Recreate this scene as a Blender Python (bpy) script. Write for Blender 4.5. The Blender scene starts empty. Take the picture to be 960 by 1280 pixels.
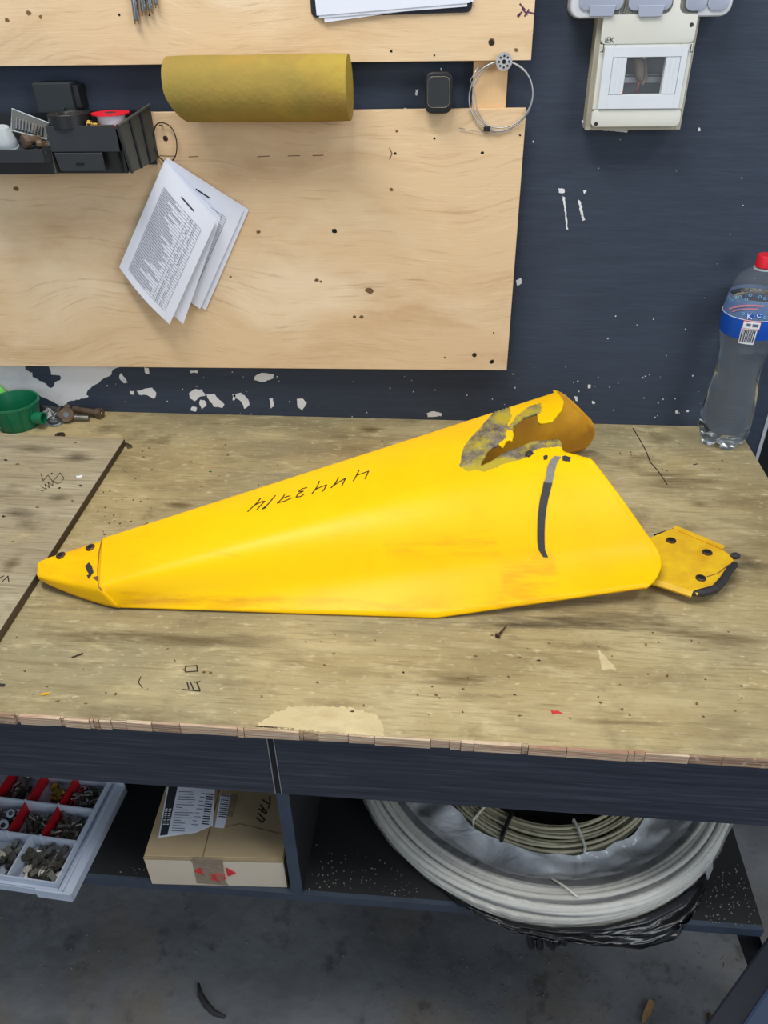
import bpy, bmesh, math, random
from mathutils import Vector, Matrix
from mathutils.bvhtree import BVHTree
random.seed(7)
SC = bpy.context.scene
COL = SC.collection
TZ = 0.80                                   # height of the bench top

# ---------------------------------------------------------------- camera
YAW, PITCH, ROLL, FPX = .102912, .600589, -.0232013, 972.0
CAM = Vector((0, -1.3355, TZ + .70))
def _basis():
    cy, sy = math.cos(YAW), math.sin(YAW)
    rz = Matrix(((cy, -sy, 0), (sy, cy, 0), (0, 0, 1)))
    cp, sp = math.cos(PITCH), math.sin(PITCH)
    f = Vector((0, cp, -sp)); u = Vector((0, sp, cp)); r = Vector((1, 0, 0))
    cr, sr = math.cos(ROLL), math.sin(ROLL)
    return rz @ (cr * r + sr * u), rz @ (-sr * r + cr * u), rz @ (-f)
CR, CU, CB = _basis()
cam = bpy.data.cameras.new('camera')
cam.sensor_fit = 'VERTICAL'; cam.sensor_height = 36.0
cam.lens = 36.0 * FPX / 1280.0
cam.clip_start = .02
camo = bpy.data.objects.new('camera', cam); COL.objects.link(camo)
m3 = Matrix((CR, CU, CB)).transposed()
camo.matrix_world = Matrix.Translation(CAM) @ m3.to_4x4()
SC.camera = camo

# ---------------------------------------------------------------- world, lights, exposure
SC.view_settings.view_transform = 'Standard'
SC.view_settings.look = 'None'
SC.view_settings.exposure = 0.0
SC.view_settings.gamma = 1.0
SC.view_settings.use_curve_mapping = False
wd = bpy.data.worlds.new('workshop_ambient'); SC.world = wd; wd.use_nodes = True
wd.node_tree.nodes['Background'].inputs[0].default_value = (.72, .84, 1.0, 1)
wd.node_tree.nodes['Background'].inputs[1].default_value = .36
def area(name, loc, target, sx, sy, power, col):
    l = bpy.data.lights.new(name, 'AREA'); l.shape = 'RECTANGLE'; l.size = sx; l.size_y = sy
    l.energy = power; l.color = col
    o = bpy.data.objects.new(name, l); COL.objects.link(o); o.location = loc
    d = Vector(target) - Vector(loc)
    o.rotation_euler = d.to_track_quat('-Z', 'Y').to_euler()
    return o
area('ceiling_lamp', (-.45, -.8, 2.75), (-.1, -.42, .8), 1.3, .25, 28, (1, .97, .92))
area('ceiling_lamp', (1.1, -1.0, 2.7), (.3, -.35, .8), 1.0, .25, 10, (1, .97, .93))
area('window_light', (2.3, -2.6, 2.0), (.1, -.3, .8), 1.2, 1.2, 30, (.9, .95, 1))
area('gate_daylight', (-1.4, -3.6, 1.5), (0, -.3, .6), 2.4, 2.0, 14, (.86, .93, 1))

# ---------------------------------------------------------------- measuring helpers
def _ray(u, v):
    return CR * ((u - 480) / FPX) + CU * (-(v - 640) / FPX) - CB
def G(u, v, z=0.0):
    """point of a horizontal plane z above the bench top"""
    q = _ray(u, v); t = (TZ + z - CAM.z) / q.z
    return CAM + q * t
def W(u, v, y=0.0):
    """point of a plane parallel to the wall"""
    q = _ray(u, v); t = (y - CAM.y) / q.y
    return CAM + q * t
def PJ(p):
    d = Vector(p) - CAM
    z = -d.dot(CB)
    return 480 + FPX * d.dot(CR) / z, 640 - FPX * d.dot(CU) / z
def inpoly(x, y, poly):
    c = False; n = len(poly); j = n - 1
    for i in range(n):
        xi, yi = poly[i]; xj, yj = poly[j]
        if (yi > y) != (yj > y) and x < (xj - xi) * (y - yi) / (yj - yi) + xi: c = not c
        j = i
    return c

# ---------------------------------------------------------------- materials
def sr(r, g, b):
    def f(c):
        c /= 255.0
        return c / 12.92 if c <= .04045 else ((c + .055) / 1.055) ** 2.4
    return (f(r), f(g), f(b), 1)
def mat(name, col, rough=.5, metal=0.0, col2=None, scale=8, stretch=(1, 1, 1), bump=0.0, bscale=60, alpha=1.0, spec=.5, contrast=.5, detail=5):
    m = bpy.data.materials.new(name); m.use_nodes = True
    nt = m.node_tree; b = nt.nodes['Principled BSDF']
    b.inputs['Base Color'].default_value = col
    b.inputs['Roughness'].default_value = rough
    b.inputs['Metallic'].default_value = metal
    b.inputs['Specular IOR Level'].default_value = spec
    b.inputs['Alpha'].default_value = alpha
    tc = nt.nodes.new('ShaderNodeTexCoord'); mp = nt.nodes.new('ShaderNodeMapping')
    mp.inputs['Scale'].default_value = stretch
    nt.links.new(tc.outputs['Object'], mp.inputs['Vector'])
    if col2 is not None:
        n = nt.nodes.new('ShaderNodeTexNoise'); n.inputs['Scale'].default_value = scale; n.inputs['Detail'].default_value = detail
        n.inputs['Roughness'].default_value = .65
        nt.links.new(mp.outputs[0], n.inputs['Vector'])
        r = nt.nodes.new('ShaderNodeValToRGB')
        r.color_ramp.elements[0].position = .5 - contrast * .5; r.color_ramp.elements[1].position = .5 + contrast * .5
        r.color_ramp.elements[0].color = col2; r.color_ramp.elements[1].color = col
        nt.links.new(n.outputs['Fac'], r.inputs['Fac'])
        nt.links.new(r.outputs['Color'], b.inputs['Base Color'])
    if bump > 0:
        n2 = nt.nodes.new('ShaderNodeTexNoise'); n2.inputs['Scale'].default_value = bscale; n2.inputs['Detail'].default_value = 4
        nt.links.new(mp.outputs[0], n2.inputs['Vector'])
        bp = nt.nodes.new('ShaderNodeBump'); bp.inputs['Strength'].default_value = bump; bp.inputs['Distance'].default_value = .002
        nt.links.new(n2.outputs['Fac'], bp.inputs['Height']); nt.links.new(bp.outputs[0], b.inputs['Normal'])
    return m
def layered(name, base, layers, rough=.6, spec=.35, bump=None, swirl=None):
    """base colour, then noise layers (colour, scale, stretch, low, high, strength, offset) mixed over it"""
    m = bpy.data.materials.new(name); m.use_nodes = True
    nt = m.node_tree; b = nt.nodes['Principled BSDF']
    b.inputs['Roughness'].default_value = rough; b.inputs['Specular IOR Level'].default_value = spec
    tc = nt.nodes.new('ShaderNodeTexCoord')
    cur = nt.nodes.new('ShaderNodeRGB'); cur.outputs[0].default_value = base; cur = cur.outputs[0]
    vec = tc.outputs['Object']
    if swirl:
        sn = nt.nodes.new('ShaderNodeTexNoise'); sn.inputs['Scale'].default_value = swirl[0]; sn.inputs['Detail'].default_value = 2
        nt.links.new(tc.outputs['Object'], sn.inputs['Vector'])
        vm = nt.nodes.new('ShaderNodeVectorMath'); vm.operation = 'MULTIPLY_ADD'
        vm.inputs[1].default_value = (swirl[1],) * 3
        nt.links.new(sn.outputs['Color'], vm.inputs[0]); nt.links.new(tc.outputs['Object'], vm.inputs[2])
        vec = vm.outputs[0]
    for (c, sc, st, lo, hi, k, off) in layers:
        mp = nt.nodes.new('ShaderNodeMapping'); mp.inputs['Scale'].default_value = st; mp.inputs['Location'].default_value = (off, off * .7, off * 1.3)
        nt.links.new(vec, mp.inputs['Vector'])
        n = nt.nodes.new('ShaderNodeTexNoise'); n.inputs['Scale'].default_value = sc; n.inputs['Detail'].default_value = 7; n.inputs['Roughness'].default_value = .62
        nt.links.new(mp.outputs[0], n.inputs['Vector'])
        mr = nt.nodes.new('ShaderNodeMapRange'); mr.inputs['From Min'].default_value = lo; mr.inputs['From Max'].default_value = hi
        mr.inputs['To Max'].default_value = k
        nt.links.new(n.outputs['Fac'], mr.inputs['Value'])
        mx = nt.nodes.new('ShaderNodeMix'); mx.data_type = 'RGBA'
        nt.links.new(mr.outputs[0], mx.inputs[0]); nt.links.new(cur, mx.inputs[6]); mx.inputs[7].default_value = c
        cur = mx.outputs[2]
    nt.links.new(cur, b.inputs['Base Color'])
    if bump:
        mp = nt.nodes.new('ShaderNodeMapping'); mp.inputs['Scale'].default_value = bump[1]
        nt.links.new(tc.outputs['Object'], mp.inputs['Vector'])
        n2 = nt.nodes.new('ShaderNodeTexNoise'); n2.inputs['Scale'].default_value = bump[0]; n2.inputs['Detail'].default_value = 6
        nt.links.new(mp.outputs[0], n2.inputs['Vector'])
        bp = nt.nodes.new('ShaderNodeBump'); bp.inputs['Strength'].default_value = bump[2]; bp.inputs['Distance'].default_value = .003
        nt.links.new(n2.outputs['Fac'], bp.inputs['Height']); nt.links.new(bp.outputs[0], b.inputs['Normal'])
    return m
def glassy(name, col, ior=1.4, rough=.02):
    m = bpy.data.materials.new(name); m.use_nodes = True
    b = m.node_tree.nodes['Principled BSDF']
    b.inputs['Base Color'].default_value = col; b.inputs['Transmission Weight'].default_value = 1
    b.inputs['IOR'].default_value = ior; b.inputs['Roughness'].default_value = rough
    return m
def film(name, col, clear=.5, rough=.15, bump=.4, bscale=40):
    m = bpy.data.materials.new(name); m.use_nodes = True
    nt = m.node_tree; b = nt.nodes['Principled BSDF']; out = nt.nodes['Material Output']
    b.inputs['Base Color'].default_value = col; b.inputs['Roughness'].default_value = rough
    t = nt.nodes.new('ShaderNodeBsdfTransparent'); mx = nt.nodes.new('ShaderNodeMixShader')
    mx.inputs[0].default_value = clear
    nt.links.new(b.outputs[0], mx.inputs[1]); nt.links.new(t.outputs[0], mx.inputs[2]); nt.links.new(mx.outputs[0], out.inputs['Surface'])
    if bump:
        tc = nt.nodes.new('ShaderNodeTexCoord')
        n2 = nt.nodes.new('ShaderNodeTexNoise'); n2.inputs['Scale'].default_value = bscale; n2.inputs['Detail'].default_value = 3; n2.inputs['Distortion'].default_value = 1.5
        nt.links.new(tc.outputs['Object'], n2.inputs['Vector'])
        bp = nt.nodes.new('ShaderNodeBump'); bp.inputs['Strength'].default_value = bump; bp.inputs['Distance'].default_value = .01
        nt.links.new(n2.outputs['Fac'], bp.inputs['Height']); nt.links.new(bp.outputs[0], b.inputs['Normal'])
    return m

M = {}
M['wall'] = layered('navy_wall_paint', sr(54, 63, 78), [
    (sr(66, 77, 95), 9, (1, 1, 14), .45, .75, .5, 1.0), (sr(42, 50, 63), 16, (1, 1, 20), .52, .8, .35, 5.0), (sr(72, 84, 103), 2.0, (1, 1, 1), .5, .75, .4, 9.0), (sr(42, 50, 62), 1.6, (1, 1, 1), .5, .7, .5, 19.0)],
    rough=.62, spec=.3, bump=(30, (1, 1, 7), .2))
M['birch'] = layered('birch_plywood', sr(223, 194, 154), [
    (sr(194, 158, 116), 3.2, (.8, 1, 4), .47, .7, .8, 2.0), (sr(238, 217, 184), 2.4, (1, 1, 2), .5, .7, .85, 8.0),
    (sr(176, 138, 98), 20, (.4, 1, 9), .56, .74, .6, 3.0), (sr(202, 166, 128), 1.5, (1, 1, 1), .5, .68, .7, 12.0), (sr(242, 222, 190), 34, (.35, 1, 8), .58, .75, .45, 17.0)],
    rough=.55, bump=(40, (.5, 1, 10), .12), swirl=(3, .16))
M['birch_edge'] = mat('plywood_cut_edge', sr(120, 95, 66), .8, col2=sr(84, 64, 44), scale=40, stretch=(.2, 1, 4))
M['top'] = layered('worn_bench_plywood', sr(174, 156, 112), [
    (sr(196, 181, 140), 4, (1, 1.5, 1), .46, .68, .85, 3.0), (sr(128, 112, 78), 3.4, (.9, 1.8, 1), .49, .66, .8, 11.0),
    (sr(146, 138, 108), 2.0, (1, 1.3, 1), .48, .64, .8, 21.0), (sr(112, 96, 66), 14, (.5, 3, 1), .55, .7, .5, 31.0), (sr(206, 192, 150), 18, (.7, 2, 1), .55, .68, .65, 47.0),
    (sr(218, 204, 164), 70, (.8, 1.4, 1), .59, .72, .65, 41.0), (sr(98, 82, 56), 2.7, (.8, 1.6, 1), .59, .75, .7, 55.0), (sr(84, 68, 46), 90, (.8, 1.4, 1), .67, .76, .7, 75.0),
    (sr(122, 106, 74), 60, (.25, 3.5, 1), .53, .7, .4, 85.0), (sr(114, 98, 68), 150, (.14, 2.2, 1), .53, .68, .45, 105.0), (sr(100, 85, 58), 9, (1, 1.2, 1), .58, .7, .6, 115.0), (sr(224, 212, 176), 240, (.3, 1, 1), .63, .71, .7, 125.0)],
    rough=.62, spec=.3, bump=(60, (.6, 3, 1), .35))
M['sheet'] = layered('grey_worn_plywood', sr(164, 152, 124), [
    (sr(190, 180, 154), 5, (.8, 3, 1), .46, .7, .85, 4.0), (sr(122, 110, 86), 4, (.8, 5, 1), .5, .7, .8, 14.0),
    (sr(92, 82, 66), 17, (.3, 8, 1), .57, .74, .7, 24.0), (sr(206, 196, 168), 20, (.3, 8, 1), .57, .72, .6, 44.0), (sr(78, 70, 60), 3.0, (.7, 2.4, 1), .58, .74, .7, 34.0), (sr(70, 62, 52), 90, (.6, 2, 1), .66, .75, .7, 75.0), (sr(108, 98, 80), 150, (.12, 2.5, 1), .52, .68, .55, 105.0), (sr(96, 86, 68), 8, (1, 1.3, 1), .57, .7, .6, 115.0)],
    rough=.7, spec=.25, bump=(60, (.6, 6, 1), .35))
M['ply_edge'] = layered('bench_ply_layers', sr(208, 186, 158), [
    (sr(150, 108, 84), 2.0, (2, 1, 330), .46, .56, .85, 2.0), (sr(190, 150, 124), 60, (1, 1, 1), .5, .7, .5, 7.0)], rough=.8, bump=(50, (1, 1, 8), .3))
M['ply_edge2'] = layered('bench_ply_layers_dark', sr(182, 156, 130), [
    (sr(118, 84, 66), 2.0, (2, 1, 330), .44, .56, .85, 4.0), (sr(226, 204, 176), 80, (1, 1, 1), .58, .7, .6, 9.0)], rough=.8, bump=(50, (1, 1, 8), .3))
M['sheet_edge'] = mat('dark_plywood_edge', sr(92, 76, 52), .85, col2=sr(58, 46, 32), scale=30, stretch=(1, .2, 3), bump=.3)
M['lam'] = layered('charcoal_wood_laminate', sr(48, 52, 63), [
    (sr(74, 78, 90), 14, (.5, 1, 22), .48, .7, .75, 2.0), (sr(30, 32, 40), 9, (.5, 1, 16), .48, .7, .8, 8.0)], rough=.5, spec=.4, bump=(20, (.6, 1, 20), .25))
M['lam_edge'] = mat('blue_grey_edge_band', sr(58, 70, 86), .5, col2=sr(44, 54, 68), scale=20)
M['shelf'] = mat('black_shelf_board', sr(24, 26, 30), .6, col2=sr(14, 15, 18), scale=12, bump=.15)
M['alu'] = mat('bare_edge_strip', sr(170, 172, 176), .4, .6)
M['floor'] = layered('oily_concrete', sr(114, 117, 120), [
    (sr(140, 143, 146), 5, (1, 1, 1), .48, .72, .7, 3.0), (sr(84, 86, 88), 3.4, (1, 1.4, 1), .48, .68, .8, 12.0), (sr(124, 108, 86), 2.1, (1, 1, 1), .48, .66, .8, 24.0),
    (sr(64, 62, 60), 22, (1, 1, 1), .56, .72, .7, 31.0), (sr(176, 176, 172), 120, (1, 1, 1), .66, .74, .6, 41.0)], rough=.7, spec=.3, bump=(45, (1, 1, 1), .7))
M['grit'] = mat('mixed_grit', sr(150, 146, 134), .8, col2=sr(84, 80, 72), scale=300)
M['white_plaster'] = layered('bare_white_plaster', sr(226, 226, 228), [(sr(200, 200, 206), 14, (1, 1, 2), .5, .75, .7, 2.0), (sr(186, 168, 140), 7, (1, 1, 1.5), .6, .75, .5, 8.0)], rough=.85, bump=(60, (1, 1, 1), .2))
M['void'] = mat('dark_recess', sr(16, 17, 20), .8, col2=sr(10, 11, 13), scale=5)
M['trimw'] = mat('white_edge_trim', sr(196, 200, 208), .5, col2=sr(170, 174, 184), scale=30)
M['black'] = mat('black_plastic', sr(26, 28, 31), .42, col2=sr(20, 21, 24), scale=20)
M['blacksoft'] = mat('dusty_black_plastic', sr(44, 49, 54), .55, col2=sr(34, 38, 42), scale=15, bump=.1)
M['darkbox'] = mat('dark_green_grey_plastic', sr(38, 46, 50), .7, col2=sr(34, 42, 44), scale=12)
M['darkgrey'] = mat('dusty_dark_grey_plastic', sr(78, 80, 76), .6, col2=sr(56, 58, 56), scale=12, bump=.15)
M['ink'] = mat('black_marker_ink', sr(30, 22, 16), .6)
M['print'] = mat('grey_print_ink', sr(96, 98, 112), .8)
M['paper'] = mat('white_paper', sr(226, 230, 242), .7, col2=sr(216, 222, 236), scale=6)
M['foam'] = layered('yellow_brown_foam', sr(160, 134, 68), [(sr(140, 110, 58), 4, (1, 1, 2), .46, .7, .8, 2.0), (sr(184, 164, 66), 4, (1, 1, 1.4), .5, .7, .85, 9.0), (sr(128, 122, 66), 5, (1, 1, 1.3), .5, .7, .8, 15.0), (sr(96, 72, 40), 40, (1, 1, 1), .66, .78, .7, 22.0)], rough=.95, spec=.1, bump=(150, (1, 1, 1), .35))
M['chrome'] = mat('bright_steel', sr(190, 192, 196), .25, 1.0, col2=sr(150, 152, 156), scale=30)
M['steel'] = mat('dull_steel', sr(150, 148, 140), .4, .9, col2=sr(96, 92, 84), scale=60)
M['discm'] = mat('stamped_zinc', sr(206, 206, 208), .45, .4, col2=sr(150, 150, 152), scale=120)
M['brass'] = mat('brass', sr(190, 160, 80), .35, .9, col2=sr(140, 112, 50), scale=60)
M['rust'] = mat('brown_rusty_steel', sr(118, 98, 78), .6, .4, col2=sr(72, 56, 44), scale=60, bump=.3)
M['rivet'] = mat('dark_rivet_steel', sr(96, 78, 66), .4, .6, col2=sr(50, 38, 32), scale=200)
M['dark'] = mat('black_hole', sr(10, 9, 9), .9)
M['panel'] = mat('ivory_plastic', sr(214, 214, 204), .4, col2=sr(204, 205, 196), scale=8)
M['panelside'] = mat('dusty_ivory_plastic', sr(186, 182, 164), .5, col2=sr(160, 156, 138), scale=20)
M['window'] = mat('white_grey_plastic', sr(218, 223, 228), .35, col2=sr(206, 212, 220), scale=10)
M['sock'] = mat('light_grey_socket_plastic', sr(206, 209, 214), .4, col2=sr(196, 199, 206), scale=12)
M['flap'] = mat('grey_blue_socket_flap', sr(160, 168, 186), .4, col2=sr(150, 158, 176), scale=12)
M['green'] = mat('green_plastic', sr(14, 112, 76), .4, col2=sr(8, 96, 64), scale=15)
M['lime'] = mat('lime_plastic', sr(96, 200, 70), .45)
M['red'] = mat('red_plastic', sr(176, 22, 34), .4, col2=sr(160, 16, 28), scale=15)
M['redcap'] = mat('bright_red_plastic', sr(222, 26, 46), .35)
M['ptfe'] = mat('white_thread_tape', sr(232, 230, 236), .6)
M['card'] = layered('brown_cardboard', sr(160, 142, 112), [(sr(138, 120, 92), 4, (1, 2, 1), .48, .72, .7, 3.0), (sr(176, 160, 130), 30, (1, .3, 1), .5, .75, .5, 8.0)], rough=.85, spec=.15, bump=(30, (1, 1, 1), .12))
M['cardwhite'] = layered('pale_cardboard_face', sr(206, 192, 172), [(sr(186, 170, 148), 5, (1, 1, 1), .48, .75, .7, 3.0)], rough=.85, spec=.15)
M['tape'] = film('clear_brown_tape', sr(164, 146, 126), .5, .2, .3, 90)
M['tray'] = film('milky_clear_plastic', sr(200, 210, 226), .3, .3, .0)
M['cable'] = mat('white_cable', sr(222, 220, 208), .5, col2=sr(196, 192, 178), scale=20)
M['cable2'] = mat('beige_cable', sr(186, 180, 152), .55, col2=sr(132, 126, 104), scale=20)
M['wrap'] = film('clear_plastic_film', sr(206, 208, 210), .74, .16, .5, 22)
M['wrapin'] = film('folded_plastic_film', sr(204, 208, 212), .2, .18, .6, 14)
M['bag'] = mat('black_bin_bag_film', sr(14, 15, 18), .25, col2=sr(20, 22, 26), scale=30, bump=.35, bscale=60)
M['stool'] = mat('navy_painted_steel', sr(20, 27, 42), .5, col2=sr(14, 19, 30), scale=12)
M['stooltop'] = mat('navy_vinyl', sr(50, 64, 90), .5, col2=sr(40, 52, 76), scale=12)
M['straw'] = mat('split_wood', sr(190, 150, 104), .8, col2=sr(140, 100, 66), scale=60)
M['petc'] = film('clear_bottle_plastic', sr(220, 228, 235), .95, .05, .25, 25)
M['water'] = glassy('water', (.93, .97, .98, 1), 1.33, .0)
M['blabel'] = mat('blue_bottle_label', sr(10, 84, 186), .35, col2=sr(6, 70, 168), scale=20)
M['blabel2'] = film('clear_pale_blue_label', sr(120, 150, 196), .45, .3, 0)
M['white'] = mat('white_print', sr(228, 232, 240), .6)
M['pink'] = mat('faded_red_print', sr(196, 130, 140), .6)
M['cyan'] = mat('pale_cyan_print', sr(120, 190, 226), .6)
M['redprint'] = mat('red_print', sr(200, 50, 52), .7)
M['charcoal'] = mat('charcoal_label_print', sr(42, 46, 52), .7)
M['purple'] = mat('purple_ink_stain', sr(98, 62, 84), .8)
M['knot'] = mat('dark_wood_knot', sr(138, 100, 64), .8, col2=sr(104, 72, 46), scale=60)
M['stain'] = mat('brown_wood_stain', sr(118, 92, 58), .8, col2=sr(96, 72, 44), scale=40)
M['greytape'] = mat('dusty_grey_tape', sr(142, 140, 136), .6, col2=sr(110, 108, 106), scale=80)
M['blacktape'] = mat('black_tape', sr(44, 42, 42), .5, col2=sr(30, 28, 28), scale=60)
M['rubber'] = mat('black_rubber', sr(52, 50, 54), .7, col2=sr(32, 31, 34), scale=80, bump=.4)
M['wire'] = mat('grey_wire', sr(180, 182, 184), .4, .7)
M['blackwire'] = mat('black_wire', sr(46, 40, 36), .5, .4)
M['lampgrey'] = mat('translucent_grey_plastic', sr(176, 184, 188), .4)
M['redwire'] = mat('red_wire', sr(150, 48, 40), .5)
M['greycable'] = mat('dusty_taped_wires', sr(126, 112, 98), .7, col2=sr(92, 80, 70), scale=60)
M['panelinside'] = mat('grey_panel_interior', sr(140, 150, 164), .5, col2=sr(116, 126, 140), scale=14)

def soft(name, col, k=.8):
    m = bpy.data.materials.new(name); m.use_nodes = True
    nt = m.node_tree; b = nt.nodes['Principled BSDF']; b.inputs['Base Color'].default_value = col; b.inputs['Roughness'].default_value = .7; b.inputs['Specular IOR Level'].default_value = .2
    tc = nt.nodes.new('ShaderNodeTexCoord'); vm = nt.nodes.new('ShaderNodeVectorMath'); vm.operation = 'MULTIPLY_ADD'
    vm.inputs[1].default_value = (2, 2, 0); vm.inputs[2].default_value = (-1, -1, 0)
    nt.links.new(tc.outputs['Generated'], vm.inputs[0])
    ln = nt.nodes.new('ShaderNodeVectorMath'); ln.operation = 'LENGTH'; nt.links.new(vm.outputs[0], ln.inputs[0])
    n = nt.nodes.new('ShaderNodeTexNoise'); n.inputs['Scale'].default_value = 16; n.inputs['Detail'].default_value = 8; n.inputs['Roughness'].default_value = .7
    mp = nt.nodes.new('ShaderNodeMapping'); mp.inputs['Scale'].default_value = (.5, 4, 1); nt.links.new(tc.outputs['Object'], mp.inputs['Vector']); nt.links.new(mp.outputs[0], n.inputs['Vector'])
    ad = nt.nodes.new('ShaderNodeMath'); ad.operation = 'MULTIPLY_ADD'; ad.inputs[1].default_value = 2.0; nt.links.new(n.outputs['Fac'], ad.inputs[0]); nt.links.new(ln.outputs['Value'], ad.inputs[2])
    mr = nt.nodes.new('ShaderNodeMapRange'); mr.inputs['From Min'].default_value = 1.62; mr.inputs['From Max'].default_value = .95; mr.inputs['To Max'].default_value = k
    nt.links.new(ad.outputs[0], mr.inputs['Value']); nt.links.new(mr.outputs[0], b.inputs['Alpha'])
    return m
M['softdark'] = soft('soft_brown_stain', sr(104, 84, 54), .5)
M['softpale'] = soft('soft_pale_wear_and_light', sr(222, 206, 158), .5)  # pale wear; also carries the bench front's brighter light as colour
M['softgrey'] = soft('soft_grey_dirt', sr(84, 74, 60), .5)
# yellow moulding: paint worn to grey glass fibre where the mesh attribute 'wear' says the surface was ground off
def yellow(name):
    m = bpy.data.materials.new(name); m.use_nodes = True
    nt = m.node_tree; b = nt.nodes['Principled BSDF']
    b.inputs['Roughness'].default_value = .4; b.inputs['Specular IOR Level'].default_value = .2
    tc = nt.nodes.new('ShaderNodeTexCoord')
    def noise(sc, st, lo, hi, off=0):
        mp = nt.nodes.new('ShaderNodeMapping'); mp.inputs['Scale'].default_value = st; mp.inputs['Location'].default_value = (off, off, off)
        nt.links.new(tc.outputs['Object'], mp.inputs['Vector'])
        n = nt.nodes.new('ShaderNodeTexNoise'); n.inputs['Scale'].default_value = sc; n.inputs['Detail'].default_value = 7; n.inputs['Roughness'].default_value = .65
        nt.links.new(mp.outputs[0], n.inputs['Vector'])
        r = nt.nodes.new('ShaderNodeMapRange'); r.inputs['From Min'].default_value = lo; r.inputs['From Max'].default_value = hi
        nt.links.new(n.outputs['Fac'], r.inputs['Value']); return r.outputs[0]
    def mix(f, a, c, k=1.0):
        if k != 1.0:
            mu = nt.nodes.new('ShaderNodeMath'); mu.operation = 'MULTIPLY'; mu.inputs[1].default_value = k; nt.links.new(f, mu.inputs[0]); f = mu.outputs[0]
        x = nt.nodes.new('ShaderNodeMix'); x.data_type = 'RGBA'; nt.links.new(f, x.inputs[0])
        if isinstance(a, tuple): x.inputs[6].default_value = a
        else: nt.links.new(a, x.inputs[6])
        if isinstance(c, tuple): x.inputs[7].default_value = c
        else: nt.links.new(c, x.inputs[7])
        return x.outputs[2]
    c = mix(noise(5, (1, 1, 1), .4, .7), sr(255, 203, 0), sr(252, 190, 0))
    c = mix(noise(30, (.25, 2, 2), .62, .8, 4), c, sr(216, 152, 20), .4)      # scuffs
    at = nt.nodes.new('ShaderNodeAttribute'); at.attribute_name = 'wear'
    at2 = nt.nodes.new('ShaderNodeAttribute'); at2.attribute_name = 'scuff'
    g = mix(noise(70, (1, 1, 1), .35, .65, 9), sr(150, 138, 116), sr(96, 88, 80))
    g = mix(noise(24, (1, 1, 1), .46, .6, 13), g, sr(196, 176, 40), .85)
    ad = nt.nodes.new('ShaderNodeMath'); ad.operation = 'ADD'
    nz = noise(60, (1, 1, 1), .2, .8, 17)
    s2 = nt.nodes.new('ShaderNodeMath'); s2.operation = 'MULTIPLY_ADD'; s2.inputs[1].default_value = .9; s2.inputs[2].default_value = -.45
    nt.links.new(nz, s2.inputs[0]); nt.links.new(at.outputs['Fac'], ad.inputs[0]); nt.links.new(s2.outputs[0], ad.inputs[1])
    mr = nt.nodes.new('ShaderNodeMapRange'); mr.inputs['From Min'].default_value = .4; mr.inputs['From Max'].default_value = .6
    nt.links.new(ad.outputs[0], mr.inputs['Value'])
    sm = nt.nodes.new('ShaderNodeMath'); sm.operation = 'MULTIPLY'
    nt.links.new(at2.outputs['Fac'], sm.inputs[0]); nt.links.new(noise(40, (.3, 1, 3), .42, .68, 21), sm.inputs[1])
    c = mix(sm.outputs[0], c, sr(196, 128, 30), .7)
    c = mix(mr.outputs[0], c, g)
    nt.links.new(c, b.inputs['Base Color'])
    rr = nt.nodes.new('ShaderNodeMapRange'); rr.inputs['To Min'].default_value = .36; rr.inputs['To Max'].default_value = .85
    nt.links.new(mr.outputs[0], rr.inputs['Value']); nt.links.new(rr.outputs[0], b.inputs['Roughness'])
    bp = nt.nodes.new('ShaderNodeBump'); bp.inputs['Distance'].default_value = .002
    nt.links.new(mr.outputs[0], bp.inputs['Strength']); nt.links.new(noise(120, (1, 1, 1), 0, 1, 3), bp.inputs['Height'])
    nt.links.new(bp.outputs[0], b.inputs['Normal'])
    return m
M['yellow'] = yellow('chrome_yellow_moulding')
M['inner'] = mat('amber_moulding_inside', sr(232, 170, 30), .55, col2=sr(186, 124, 28), scale=16, bump=.2)  # inner faces, a darker amber than the outer yellow
M['yellowm'] = mat('scratched_yellow_steel', sr(238, 196, 30), .4, col2=sr(214, 160, 30), scale=25, bump=.2, contrast=.35)

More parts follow.
